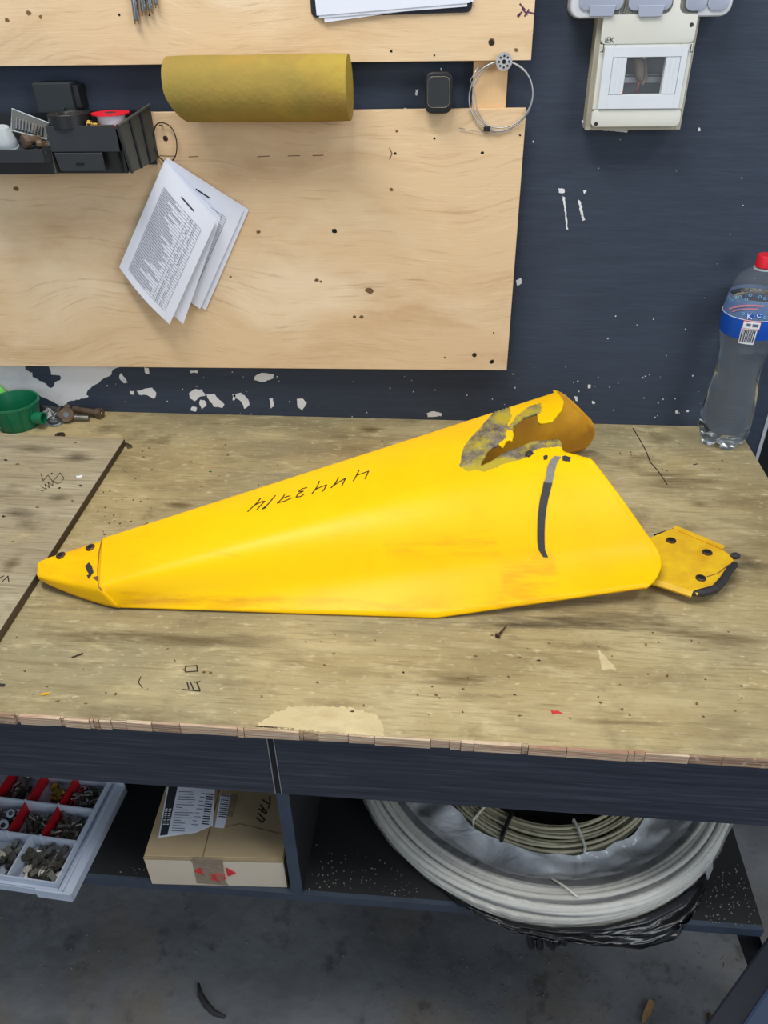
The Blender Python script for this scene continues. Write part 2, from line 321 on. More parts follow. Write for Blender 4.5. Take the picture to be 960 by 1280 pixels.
# ---------------------------------------------------------------- mesh helpers
class MB:
    def __init__(s): s.v = []; s.f = []
    def add(s, vs, fs):
        o = len(s.v); s.v += [Vector(p) for p in vs]; s.f += [tuple(i + o for i in f) for f in fs]; return s
    def hexa(s, p):      # p: 4 bottom + 4 top
        return s.add(p, [(0, 3, 2, 1), (4, 5, 6, 7), (0, 1, 5, 4), (1, 2, 6, 5), (2, 3, 7, 6), (3, 0, 4, 7)])
    def box(s, lo, hi, rz=0.0, c=None):
        x0, y0, z0 = lo; x1, y1, z1 = hi
        p = [Vector(q) for q in ((x0, y0, z0), (x1, y0, z0), (x1, y1, z0), (x0, y1, z0), (x0, y0, z1), (x1, y0, z1), (x1, y1, z1), (x0, y1, z1))]
        if rz:
            c = Vector(c) if c is not None else (Vector(lo) + Vector(hi)) / 2
            R = Matrix.Rotation(rz, 3, 'Z'); p = [R @ (q - c) + c for q in p]
        return s.hexa(p)
    def obox(s, c, X, Y, Z):   # centre and three half axes
        c, X, Y, Z = map(Vector, (c, X, Y, Z))
        return s.hexa([c - X - Y - Z, c + X - Y - Z, c + X + Y - Z, c - X + Y - Z, c - X - Y + Z, c + X - Y + Z, c + X + Y + Z, c - X + Y + Z])
    def tube(s, path, r, n=8, closed=False, cap=True):
        path = [Vector(p) for p in path]; m = len(path); rings = []
        up = None
        for i, p in enumerate(path):
            if closed: d = path[(i + 1) % m] - path[i - 1]
            else: d = path[min(i + 1, m - 1)] - path[max(i - 1, 0)]
            d.normalize()
            if up is None:
                up = d.orthogonal().normalized()
            up = (up - d * up.dot(d))
            if up.length < 1e-6: up = d.orthogonal()
            up.normalize(); b = d.cross(up)
            rr = r[i] if isinstance(r, (list, tuple)) else r
            rings.append([p + (up * math.cos(2 * math.pi * k / n) + b * math.sin(2 * math.pi * k / n)) * rr for k in range(n)])
        vs = [q for R in rings for q in R]; fs = []
        for i in range(m if closed else m - 1):
            a = i * n; c = ((i + 1) % m) * n
            for k in range(n): fs.append((a + k, a + (k + 1) % n, c + (k + 1) % n, c + k))
        if cap and not closed:
            fs.append(tuple(range(n - 1, -1, -1))); fs.append(tuple((m - 1) * n + k for k in range(n)))
        return s.add(vs, fs)
    def cyl(s, a, b, r, r2=None, n=16): return s.tube([a, b], [r, r if r2 is None else r2], n)
    def lathe(s, prof, c, axis=(0, 0, 1), n=32, closed=True):
        c = Vector(c); A = Vector(axis).normalized(); X = A.orthogonal().normalized()
        if abs(A.z) > .99: X = Vector((1, 0, 0))
        Y = A.cross(X); vs = []; fs = []
        for (r, h) in prof:
            for k in range(n):
                t = 2 * math.pi * k / n; vs.append(c + A * h + (X * math.cos(t) + Y * math.sin(t)) * r)
        for i in range(len(prof) - 1):
            for k in range(n): fs.append((i * n + k, i * n + (k + 1) % n, (i + 1) * n + (k + 1) % n, (i + 1) * n + k))
        if closed:
            fs.append(tuple(range(n - 1, -1, -1))); fs.append(tuple((len(prof) - 1) * n + k for k in range(n)))
        return s.add(vs, fs)
    def prism(s, poly, d):
        poly = [Vector(p) for p in poly]; d = Vector(d); n = len(poly)
        fs = [tuple(range(n - 1, -1, -1)), tuple(n + k for k in range(n))] + [(k, (k + 1) % n, n + (k + 1) % n, n + k) for k in range(n)]
        return s.add(poly + [p + d for p in poly], fs)
    def grid(s, rows, close_v=False):
        n = len(rows[0]); vs = [p for r in rows for p in r]; fs = []
        for i in range(len(rows) - 1):
            for k in range(n - 1): fs.append((i * n + k, i * n + k + 1, (i + 1) * n + k + 1, (i + 1) * n + k))
        return s.add(vs, fs)
    def blob(s, c, r, seed=0, sc=(1, 1, 1), n=8, rough=.25):
        rnd = random.Random(seed); rows = []; c = Vector(c)
        for i in range(n + 1):
            th = math.pi * i / n; row = []
            for k in range(n * 2):
                ph = math.pi * k / n; q = r * (1 + rough * (rnd.random() - .5) * (0 < i < n))
                row.append(c + Vector((q * math.sin(th) * math.cos(ph) * sc[0], q * math.sin(th) * math.sin(ph) * sc[1], q * math.cos(th) * sc[2])))
            row.append(row[0].copy()); rows.append(row)
        return s.grid(rows)
    def build(s, name, m, parent=None, smooth=False, bevel=0, loc=None, solid=0, recalc=True, seg=2, subsurf=0, auto=None):
        base = Vector(loc) if loc is not None else (parent_loc(parent) if parent is not None else Vector((0, 0, 0)))
        me = bpy.data.meshes.new(name)
        me.from_pydata([tuple(p - base) for p in s.v], [], s.f)
        bm = bmesh.new(); bm.from_mesh(me)
        bmesh.ops.remove_doubles(bm, verts=bm.verts, dist=1e-6)
        if recalc: bmesh.ops.recalc_face_normals(bm, faces=bm.faces)
        if bevel:
            es = [e for e in bm.edges if len(e.link_faces) == 2 and e.calc_face_angle(0) > .6]
            bmesh.ops.bevel(bm, geom=es, offset=bevel, segments=seg, affect='EDGES', profile=.6, clamp_overlap=True)
        bm.to_mesh(me); bm.free()
        if smooth:
            me.polygons.foreach_set('use_smooth', [True] * len(me.polygons))
        me.materials.append(m)
        o = bpy.data.objects.new(name, me); COL.objects.link(o)
        if parent is not None: o.parent = parent
        if loc is not None: o.location = base
        if solid:
            md = o.modifiers.new('thickness', 'SOLIDIFY'); md.thickness = abs(solid); md.offset = -1 if solid > 0 else 1
        if subsurf:
            md = o.modifiers.new('round', 'SUBSURF'); md.levels = subsurf; md.render_levels = subsurf
        if auto and smooth:
            md2 = None
            me.set_sharp_from_angle(angle=auto)
        return o
def parent_loc(o):
    l = Vector((0, 0, 0))
    while o is not None: l += o.location; o = o.parent
    return l
def thing(name, label, cat, loc, group=None):
    o = bpy.data.objects.new(name, None); COL.objects.link(o); o.location = loc; o.empty_display_size = .05
    o['label'] = label; o['category'] = cat
    if group: o['group'] = group
    return o
def tag(o, label, cat, group=None):
    o['label'] = label; o['category'] = cat
    if group: o['group'] = group
    return o
def struct(o): o['kind'] = 'structure'; return o
def lab(o, l): o['label'] = l; return o
def lerp(a, b, t): return a + (b - a) * t
def ribbon(mb, pts, w, nrm, lift=.0004):
    """flat stroke along world points on a surface with the given normal"""
    nrm = Vector(nrm).normalized(); pts = [Vector(p) for p in pts]
    for a, b in zip(pts[:-1], pts[1:]):
        d = (b - a)
        if d.length < 1e-6: continue
        t = d.normalized(); s = nrm.cross(t).normalized() * w * .5; e = t * w * .3
        l = nrm * lift
        mb.hexa([a - e - s, a - e + s, b + e + s, b + e - s, a - e - s + l, a - e + s + l, b + e + s + l, b + e - s + l])
def text_part(txt, name, origin, X, Y, size, m, parent, depth=.0006, shear=0.0):
    cu = bpy.data.curves.new('t', 'FONT'); cu.body = txt; cu.size = size; cu.extrude = depth / 2; cu.shear = shear
    to = bpy.data.objects.new('t', cu); COL.objects.link(to)
    dg = bpy.context.evaluated_depsgraph_get(); dg.update()
    me = bpy.data.meshes.new_from_object(to.evaluated_get(dg))
    COL.objects.unlink(to); bpy.data.objects.remove(to); bpy.data.curves.remove(cu)
    X = Vector(X).normalized(); Y = Vector(Y).normalized(); Z = X.cross(Y)
    base = parent_loc(parent); origin = Vector(origin)
    for v in me.vertices:
        v.co = origin + X * v.co.x + Y * v.co.y + Z * v.co.z - base
    me.name = name; me.materials.clear(); me.materials.append(m)
    o = bpy.data.objects.new(name, me); COL.objects.link(o); o.parent = parent
    return o
def jag(poly, amp, seed, sub=14):
    """ragged closed outline"""
    rnd = random.Random(seed); out = []
    n = len(poly)
    for i in range(n):
        a, b = poly[i], poly[(i + 1) % n]
        L = math.hypot(b[0] - a[0], b[1] - a[1]); k = max(1, min(sub, int(L / 2.2)))
        for j in range(k):
            t = j / k; out.append((lerp(a[0], b[0], t) + (rnd.random() - .5) * amp, lerp(a[1], b[1], t) + (rnd.random() - .5) * amp))
    return out
def rrect(x0, z0, x1, z1, r, n=5):
    pts = []
    for cx, cz, a in ((x1 - r, z1 - r, 0), (x0 + r, z1 - r, 90), (x0 + r, z0 + r, 180), (x1 - r, z0 + r, 270)):
        for k in range(n + 1):
            t = math.radians(a + 90 * k / n); pts.append((cx + r * math.cos(t), cz + r * math.sin(t)))
    return pts
#====SETTING====
XR, DEP, ZS, XS = .527, -.766, -.347, .433     # bench right end, front edge, shelf level, shelf right end
WALL_R = .578
# ---------------------------------------------------------------- the setting
mb = MB(); mb.box((-1.7, 0, 0), (WALL_R - .004, .02, 2.4))
wall = struct(mb.build('wall_back', M['wall']))
mb = MB(); mb.box((WALL_R - .004, -.002, 0), (WALL_R + .002, .02, 2.4)); struct(mb.build('trim_1', M['trimw']))
mb = MB(); mb.box((WALL_R + .002, .10, 0), (1.9, .12, 2.4)); struct(mb.build('wall_right', M['void']))
mb = MB(); mb.box((-2.2, -3.2, -.02), (2.2, .12, 0)); floor = struct(mb.build('floor', M['floor']))

# paint flaked off the wall: bare plaster islands
def patch(poly, seed, amp=1.5, parent=wall, y=0.0, m='white_plaster', name='bare_patch', h=.0006):
    pts = [W(u, v, y) for u, v in jag(poly, amp, seed)]
    mb = MB(); mb.prism(pts, (0, -h, 0)); return mb.build(name, M[m], parent)
big = [(-90, 440), (28, 440), (32, 461), (40, 466), (40, 471), (55, 478), (60, 484), (67, 484), (69, 478), (76, 474), (75, 469), (64, 468), (62, 460), (62, 440), (150, 440), (152, 458), (140, 462), (139, 468), (124, 477), (110, 487), (108, 493), (111, 496), (99, 499), (87, 502), (82, 506), (76, 508), (68, 503), (45, 492), (20, 497), (-90, 500)]
lab(patch(big, 3, 1.6), 'large patch of bare white plaster')
for i, pl in enumerate([
    [(151, 466), (156, 472), (160, 478), (155, 479), (149, 473)], [(172, 489), (180, 486), (190, 485), (196, 492), (193, 498), (184, 494), (174, 493)],
    [(180, 459), (186, 460), (186, 468), (181, 465)], [(318, 470), (328, 466), (342, 468), (341, 473), (328, 478), (318, 475)],
    [(236, 491), (244, 486), (252, 487), (257, 494), (250, 496), (243, 501), (237, 497)], [(258, 493), (268, 492), (274, 500), (281, 505), (278, 510), (268, 508), (262, 501)],
    [(250, 500), (256, 500), (258, 506), (252, 511), (249, 506)], [(290, 493), (302, 491), (309, 498), (312, 506), (306, 511), (302, 503), (294, 497)],
    [(337, 499), (341, 498), (343, 508), (339, 510)], [(371, 499), (379, 498), (383, 504), (378, 513), (372, 509)], [(533, 517), (541, 514), (552, 516), (551, 520), (535, 521)],
    [(163, 489), (168, 489), (167, 493), (163, 492)], [(238, 463), (247, 463), (246, 466), (239, 466)],
    [(240, 508), (246, 509), (245, 514), (238, 513)], [(291, 494), (294, 492), (294, 500), (291, 501)]]):
    patch(pl, 20 + i, 1.2)
for i, pl in enumerate([  # chipped scratches and specks on the open wall
    [(698, 235), (705, 236), (706, 241), (699, 241)], [(703, 245), (706, 247), (708, 266), (710, 286), (708, 287), (706, 268)],
    [(722, 250), (726, 252), (731, 275), (728, 276)], [(729, 238), (733, 238), (731, 243)], [(645, 350), (651, 347), (652, 354), (647, 357)],
    [(735, 481), (738, 481), (738, 485), (735, 485)], [(718, 495), (722, 496), (722, 501), (719, 501)], [(692, 495), (695, 488), (697, 490), (694, 497)],
    [(858, 512), (861, 512), (861, 515), (858, 515)], [(844, 514), (848, 513), (848, 516), (844, 516)], [(872, 160), (875, 160), (875, 164), (872, 164)],
    [(753, 161), (770, 162), (785, 163), (784, 166), (768, 164), (754, 163)], [(520, 112), (523, 112), (521, 119), (519, 119)], [(505, 135), (508, 135), (508, 138), (505, 138)],
    [(550, 85), (553, 85), (553, 88), (550, 88)], [(740, 501), (744, 502), (743, 505), (740, 504)]]):
    patch(pl, 60 + i, 1.3)
mb = MB()
rnd = random.Random(4)
for i in range(84):
    u, v = rnd.uniform(120, 900), rnd.uniform(465, 524)
    if i > 56: u, v = rnd.uniform(660, 940), rnd.uniform(170, 500)
    p = W(u, v, 0); s = rnd.uniform(.0003, .001)
    mb.box((p.x - s, -.0006, p.z - s * rnd.uniform(.6, 1.8)), (p.x + s, 0.0, p.z + s))
o = mb.build('paint_speck', M['white_plaster'], wall); o['kind'] = 'stuff'

# ---------------------------------------------------------------- bench
bench = thing('workbench', 'dark charcoal laminate workbench frame with open lower shelf under the plywood top', 'workbench', (0, DEP / 2, 0))
YF = DEP + .008
za, gx = -.124, -.198
mb = MB(); mb.box((-1.25, YF, TZ + za), (gx - .0045, YF + .018, TZ - .0125)); mb.build('apron_panel', M['lam'], bench, bevel=.0008, seg=1)
mb = MB(); mb.box((gx + .0045, YF, TZ + za), (XR - .003, YF + .018, TZ - .0125)); mb.build('apron_panel', M['lam'], bench, bevel=.0008, seg=1)
for x in (gx - .0045, gx + .0035):
    mb = MB(); mb.box((x, YF - .0006, TZ + za), (x + .001, YF + .0175, TZ - .0125)); mb.build('edge_strip', M['alu'], bench)
mb = MB(); mb.box((-1.25, YF + .03, TZ + za + .03), (XR - .01, YF + .05, TZ - .0125)); mb.build('top_rail', M['shelf'], bench)
mb = MB(); mb.box((-1.25, YF + .006, TZ + ZS - .016), (XS, -.02, TZ + ZS)); mb.build('bottom_shelf', M['shelf'], bench)
mb = MB(); mb.box((-1.25, YF - .001, TZ + ZS - .016), (XS, YF + .006, TZ + ZS)); mb.build('shelf_edge_band', M['lam_edge'], bench)
xd = -.1935
mb = MB(); mb.box((xd - .008, YF + .0015, TZ + ZS), (xd + .008, -.02, TZ - .0125)); mb.build('divider_panel', M['shelf'], bench)
mb = MB(); mb.box((xd - .008, YF + .0005, TZ + ZS), (xd + .008, YF + .0015, TZ + za)); mb.build('divider_edge_band', M['lam_edge'], bench)
for x0, y0 in ((XS - .03, -.06), (-1.2, YF + .03), (-1.2, -.06)):
    mb = MB(); mb.box((x0, y0, 0), (x0 + .03, y0 + .03, TZ + ZS - .016)); mb.build('leg', M['stool'], bench)
for x0, y0 in ((XS - .03, -.06), (-1.2, YF + .03), (-1.2, -.06)):
    mb = MB(); mb.box((x0, y0, TZ + ZS), (x0 + .03, y0 + .03, TZ - .0125)); mb.build('upright', M['shelf'], bench)

a = Vector((XS - .017, YF + .018, TZ + ZS - .016)); b = G(975, 1290, -TZ); d = b - a
mb = MB(); w1, w2 = Vector((.015, 0, 0)), Vector((0, .015, 0))
mb.hexa([b - w1 - w2, b + w1 - w2, b + w1 + w2, b - w1 + w2, a - w1 - w2, a + w1 - w2, a + w1 + w2, a - w1 + w2]); mb.build('leg', M['stool'], bench)
top = thing('plywood_worktop', 'long worn brown plywood worktop with ragged front edge, under the yellow moulding', 'worktop', (0, DEP / 2, TZ - .0125))
mb = MB(); mb.box((-1.3, DEP + .004, TZ - .0125), (XR, -.0008, TZ)); mb.build('plywood_board', M['top'], top)
rnd = random.Random(11); x = -.72; 
while x < XR - .002:
    w = rnd.choice([.006, .010, .016, .03, .045, .06]) * rnd.uniform(.7, 1.2); x1 = min(x + w, XR)
    if XR - x1 < .01: x1 = XR
    d = rnd.uniform(0, .003)
    mb = MB(); lo = TZ - .0125 - rnd.uniform(0, .0012)
    mb.hexa([(x + .0004, DEP + d, lo), (x1 - .0004, DEP + d + rnd.uniform(-.0007, .0007), lo + rnd.uniform(-.0006, .0006)), (x1 - .0004, DEP + .0055, lo), (x + .0004, DEP + .0055, lo),
             (x + .0004, DEP + d + .0006, TZ - rnd.uniform(-.0001, .0012)), (x1 - .0004, DEP + d, TZ - rnd.uniform(-.0001, .0012)), (x1 - .0004, DEP + .0055, TZ + .0001), (x + .0004, DEP + .0055, TZ + .0001)])
    mb.build('edge_splinter', M[rnd.choice(['ply_edge', 'ply_edge', 'ply_edge2'])], top); x = x1
# marks on the bench top
def gmark(name, strokes, w, m, parent, z=0.0, label=None, lift=.0003):
    mb = MB()
    for st in strokes: ribbon(mb, [G(u, v, z) for u, v in st], w, (0, 0, 1), lift)
    o = mb.build(name, M[m], parent)
    if label: lab(o, label)
    return o
gmark('pen_mark', [[(232, 833), (246, 832), (247, 839), (232, 840), (232, 833)], [(234, 853), (236, 861)], [(228, 862), (250, 864)], [(238, 853), (242, 862)], [(243, 853), (250, 852)], [(246, 853), (250, 863)]], .0016, 'ink', top, label='black angular pen marks near the front edge')
gmark('pen_mark', [[(176, 846), (173, 853), (178, 860)]], .0012, 'ink', top)
gmark('crack', [[(791, 535), (797, 545), (804, 557), (808, 565), (813, 578), (822, 588), (829, 598), (834, 606)]], .0018, 'dark', top, label='thin dark crack line')
def gpatch(name, poly, seed, m, parent, z=0.0, amp=1.5, h=.0003):
    mb = MB(); mb.prism([G(u, v, z) for u, v in jag(poly, amp, seed)], (0, 0, h)); return mb.build(name, M[m], parent)
def gstain(name, u, v, du, dv, m, parent, z=0.0, k=0):
    c = G(u, v, z); rx = (G(u + du, v, z) - c).length; ry = (G(u, v + dv, z) - c).length
    mb = MB(); mb.add([c + Vector((rx * 1.3 * math.cos(t * .3927), ry * 1.3 * math.sin(t * .3927), .0002 + .00003 * k)) for t in range(16)], [tuple(range(16))]); return mb.build(name, M[m], parent)
for i, q in enumerate([(390, 902, 110, 22, 'softpale'), (700, 905, 120, 26, 'softpale'), (850, 880, 130, 30, 'softpale'), (150, 870, 110, 26, 'softpale'), (560, 860, 90, 16, 'softpale'),  # pale front row: real wear, with the stronger front light painted in
        (462, 538, 22, 8, 'softdark'), (224, 631, 24, 7, 'softdark'), (874, 630, 26, 8, 'softdark'), (770, 903, 90, 6, 'softdark'), (565, 850, 70, 18, 'softdark'), (760, 775, 150, 22, 'softdark'),
        (690, 780, 120, 14, 'softgrey'), (840, 600, 60, 14, 'softdark'), (250, 800, 150, 14, 'softdark'), (650, 560, 60, 16, 'softgrey'), (340, 545, 80, 12, 'softpale'), (900, 800, 90, 14, 'softdark'),
        (600, 810, 60, 10, 'softpale'), (430, 810, 140, 14, 'softpale'), (920, 660, 50, 20, 'softpale'), (935, 705, 30, 14, 'softgrey'), (120, 800, 90, 10, 'softdark')]):
    gstain('stain' if 'pale' not in q[4] else 'worn_lit_patch', *q, top, 0.0, i)
M['pale'] = layered('peeled_pale_veneer', sr(206, 188, 144), [(sr(222, 206, 164), 12, (1, 2, 1), .45, .7, .8, 3.0), (sr(170, 150, 108), 10, (1, 2, 1), .5, .7, .7, 9.0)], rough=.65, spec=.3, bump=(60, (.6, 3, 1), .35))
for k_, pl_ in enumerate(([(318, 908), (332, 899), (345, 890), (362, 884), (400, 882), (440, 885), (470, 893), (479, 906), (480, 920), (455, 918.5), (420, 916), (380, 913), (345, 910)],)):
    gpatch('peeled_veneer', pl_, 5, 'pale', top, amp=3)
gpatch('paint_smear', [(688, 888), (700, 889), (703, 892), (690, 893)], 10, 'redprint', top)
gpatch('chip', [(748, 812), (762, 826), (770, 836), (752, 838)], 12, 'pale', top)
for i in range(20):
    rr = random.Random(900 + i); u, v = rr.uniform(20, 940), rr.choice([rr.uniform(780, 900), rr.uniform(545, 600), rr.uniform(790, 880)])
    if 250 < u < 620 and v < 610: v += 240
    gpatch('dent', [(u - rr.uniform(1, 5), v), (u, v - 1.2), (u + rr.uniform(1, 4), v - rr.uniform(-1, 1)), (u, v + 1.2)], i, rr.choice(['ink', 'stain', 'stain', 'knot']), top, 0, .6)

sheet = thing('plywood_sheet', 'greyish worn plywood sheet lying on the left end of the worktop', 'sheet', (-.75, -.35, TZ))
s0, s1, s2 = G(155, 549, .012), G(-2, 791, .012), G(0, 542, .012)
back = [s0, s0 + (s2 - s0) * 1.9]
dirx = (s1 - s0).normalized()
front = s0 + dirx * ((s0.y - (DEP + .01)) / -dirx.y)
pts = [back[1], back[0], front, Vector((back[1].x, front.y, front.z))]
mb = MB(); mb.prism([p - Vector((0, 0, .0118)) for p in pts][::-1], (0, 0, .0118)); o = mb.build('plywood_board', M['sheet'], sheet)
n = Vector((-dirx.y, dirx.x, 0));  n = n if n.x > 0 else -n
mb = MB(); mb.hexa([s0 - Vector((0, 0, .0118)), s0 + n * .0012 - Vector((0, 0, .0118)), front + n * .0012 - Vector((0, 0, .0118)), front - Vector((0, 0, .0118)), s0, s0 + n * .0012, front + n * .0012, front])
lab(mb.build('cut_edge', M['sheet_edge'], sheet), 'dark cut edge of the sheet')
zz = .0121
gmark('pen_scribble', [[(51, 592), (54, 601), (60, 594), (66, 602), (75, 591), (80, 598), (76, 603)], [(46, 612), (55, 614)], [(50, 607), (58, 612), (56, 605), (62, 610), (60, 603), (66, 607), (66, 601), (72, 605), (77, 602)]], .0011, 'ink', sheet, zz, 'looping black pen scribble')
gmark('pen_mark', [[(0, 722), (5, 720)], [(3, 727), (10, 720), (11, 727)]], .0014, 'ink', sheet, zz)
for i, q in enumerate([(74, 622, 22, 9, 'softgrey'), (14, 706, 14, 16, 'softdark'), (40, 560, 50, 8, 'softgrey'), (95, 572, 26, 8, 'softgrey'), (20, 640, 40, 12, 'softgrey'), (30, 670, 30, 10, 'softpale')]):
    gstain('stain', *q, sheet, zz, i)
for i in range(12):
    rr = random.Random(700 + i); u, v = rr.uniform(2, 120), rr.uniform(552, 700)
    if u > 150 - (v - 550) * .646 - 10: continue
    gpatch('dent', [(u - rr.uniform(1, 4), v), (u, v - 1.2), (u + rr.uniform(1, 4), v - rr.uniform(-1, 1)), (u, v + 1.2)], i, rr.choice(['ink', 'stain', 'knot']), sheet, zz, .6)
gpatch('paint_chip', [(95, 595), (103, 594), (103, 597), (96, 598)], 34, 'white', sheet, zz, 1, .0006)

# ---------------------------------------------------------------- boards on the wall
YB = -.030
b1 = W(663.7, 75.3, YB); b1t = W(669, 0, YB)
sl = (b1t.x - b1.x) / (b1t.z - b1.z)
ub = thing('tool_board', 'upper birch plywood panel screwed to the wall, cut off by the top of the frame', 'board', (-.4, YB, b1.z))
zt = b1.z + .32
bl = W(0, 83, YB)
slz = (bl.z - b1.z) / (bl.x - b1.x)
mb = MB(); mb.prism([Vector((b1.x, YB, b1.z)), Vector((b1.x + sl * .32, YB, zt)), Vector((-1.35, YB, zt)), Vector((-1.35, YB, b1.z + slz * (-1.35 - b1.x)))], (0, .0115, 0))
mb.build('plywood_board', M['birch'], ub, bevel=.0005, seg=1)
l1, l2, l3, l4 = W(658, 135.5, YB), W(633.3, 463, YB), W(0, 457.5, YB), W(441, 138, YB)
s3 = (l3.z - l2.z) / (l3.x - l2.x); s4 = (l4.z - l1.z) / (l4.x - l1.x)
lb = thing('tool_board', 'large lower birch plywood panel on the wall above the bench', 'board', (-.4, YB, l2.z))
mb = MB(); mb.prism([l1, Vector((-1.35, YB, l1.z + s4 * (-1.35 - l1.x))), Vector((-1.35, YB, l2.z + s3 * (-1.35 - l2.x))), l2], (0, .0115, 0))
mb.build('plywood_board', M['birch'], lb, bevel=.0005, seg=1)
c0, c1 = W(592, 76, -.019), W(629.5, 135, -.019)
bt = thing('wood_batten', 'short vertical pale wood batten bridging the gap between the two wall panels', 'batten', (c0.x, -.006, c1.z))
M['batten'] = layered('orange_pine', sr(214, 176, 130), [(sr(186, 142, 96), 4, (6, 1, .8), .5, .72, .7, 2.0), (sr(228, 194, 146), 3, (3, 1, .6), .5, .72, .7, 5.0)], rough=.6)
mb = MB(); mb.box((c0.x, -.0182, c1.z - .04), (c1.x + .003, -.0003, c0.z + .06)); mb.build('batten_board', M['batten'], bt, bevel=.0006, seg=1)
for x in (-1.1, -.32):
    mb = MB(); mb.box((x, -.0182, l2.z + .1), (x + .04, -.0003, b1.z + .2)); o = mb.build('wood_batten', M['batten']); tag(o, 'vertical wooden batten hidden behind the wall boards', 'batten', 'hidden battens')
def screw(u, v, parent, r=.0042, m='rivet', y=YB):
    p = W(u, v, y); mb = MB(); mb.lathe([(r, 0), (r, .0006), (r * .6, .0012)], p, (0, -1, 0), 14)
    o = mb.build('screw', M[m], parent, smooth=False)
    mb = MB(); q = p + Vector((0, -.0012, 0)); mb.box((q.x - r * .5, q.y - .0003, q.z - r * .1), (q.x + r * .5, q.y + .0003, q.z + r * .1)); mb.box((q.x - r * .1, q.y - .0003, q.z - r * .5), (q.x + r * .1, q.y + .0003, q.z + r * .5))
    mb.build('screw_recess', M['dark'], o, loc=None)
    return o
screw(614.5, 52.5, ub, .0045); screw(593, 443.5, lb, .004); screw(207, 173, lb, .004)
def hole(u, v, parent, r, m='dark', name='nail_hole', sx=1.0):
    p = W(u, v, YB); pts = []
    rnd = random.Random(int(u * 7 + v))
    for k in range(10):
        t = k * math.pi / 5; q = r * rnd.uniform(.75, 1.2); pts.append(p + Vector((q * sx * math.cos(t), 0, q * math.sin(t))))
    mb = MB(); mb.prism(pts, (0, -.0003, 0)); return mb.build(name, M[m], parent)
for u, v, r, m in [(615, 452, .0038, 'dark'), (418, 288.5, .0036, 'dark'), (323, 290, .003, 'knot'), (489, 237, .0025, 'knot'), (462, 363, .006, 'stain'), (401, 352, .002, 'knot'), (617, 416, .0012, 'dark'),
                   (543, 173, .0016, 'dark'), (494, 192, .002, 'dark'), (603, 191, .002, 'dark'), (496, 164, .0018, 'knot'), (288, 346, .0018, 'knot'), (20, 236, .004, 'knot'), (452, 396, .003, 'stain'), (556, 447, .0018, 'knot'), (650, 169, .0014, 'dark'), (443, 396, .0025, 'stain'), (396, 350, .003, 'stain')]:
    hole(u, v, lb, r, m, 'nail_hole' if m == 'dark' else 'knot', 1.25)
for u, v, r, m in [(36, 16, .003, 'knot'), (9, 25, .0028, 'knot'), (51, 21, .0025, 'knot'), (149, 18.5, .0016, 'dark'), (187, 19, .0014, 'dark'), (489, 64, .0016, 'dark'), (543, 69, .0014, 'dark'), (645, 62.5, .0026, 'knot')]:
    hole(u, v, ub, r, m, 'nail_hole' if m == 'dark' else 'knot', 1.2)
def wstroke(name, strokes, w, m, parent, y=YB, label=None):
    mb = MB()
    for st in strokes: ribbon(mb, [W(u, v, y) for u, v in st], w, (0, -1, 0), .0003)
    o = mb.build(name, M[m], parent)
    if label: lab(o, label)
    return o
wstroke('ink_stain', [[(650, 5), (656, 12)], [(653, 11), (659, 18)], [(660, 15), (667, 17)], [(656, 20), (661, 12)], [(647, 20), (650, 17)], [(648, 21), (652, 15)]], .0022, 'purple', ub, label='purple ink blot near the right corner')
for st in [[(200, 194.5), (208, 195), (218, 195)], [(236, 196), (248, 195.5)], [(322, 196), (337, 195)], [(360, 195), (375, 194.5)], [(391, 194.5), (404, 194)]]:
    wstroke('grain_split', [st], .0012, 'knot', lb)
wstroke('grain_split', [[(487, 185), (490, 192), (487, 199)]], .0016, 'knot', lb)
#====MOULDING====
# ---------------------------------------------------------------- yellow moulding
ym = thing('crop_divider_snout', 'long pointed yellow plastic moulding with torn hole and handwritten number lying on the bench', 'moulding', (-.05, -.4, TZ))
NS0, FS0, NB0 = G(124, 735, .038), G(128, 671, .054), G(150, 759.5, .004)
NS1, FS1, NB1 = G(735, 572.5, .142), G(694, 487, .146), G(809, 733, .032)
NBK = G(545, 771.5, .004)
near_end = [NS1, G(744, 577, .137), G(757, 594, .124), G(782, 629, .1), G(806, 664, .07), G(822, 686, .052), G(826.5, 697, .045), G(827, 707, .041), G(824, 717, .037), G(818, 726, .034), NB1]
near_g = [0, .035, .13, .34, .56, .72, .79, .845, .9, .95, 1.0]
far_end = [FS1, G(703, 491, .14), G(722, 508, .112), G(737, 523, .085), G(742, 532, .07), G(742.5, 541, .048), G(738, 551, .022), G(728, 561, .005)]
FB0 = FS0 + Vector((-.004, .03, -.049)); far_g = [0, .06, .28, .5, .62, .76, .9, 1.0]

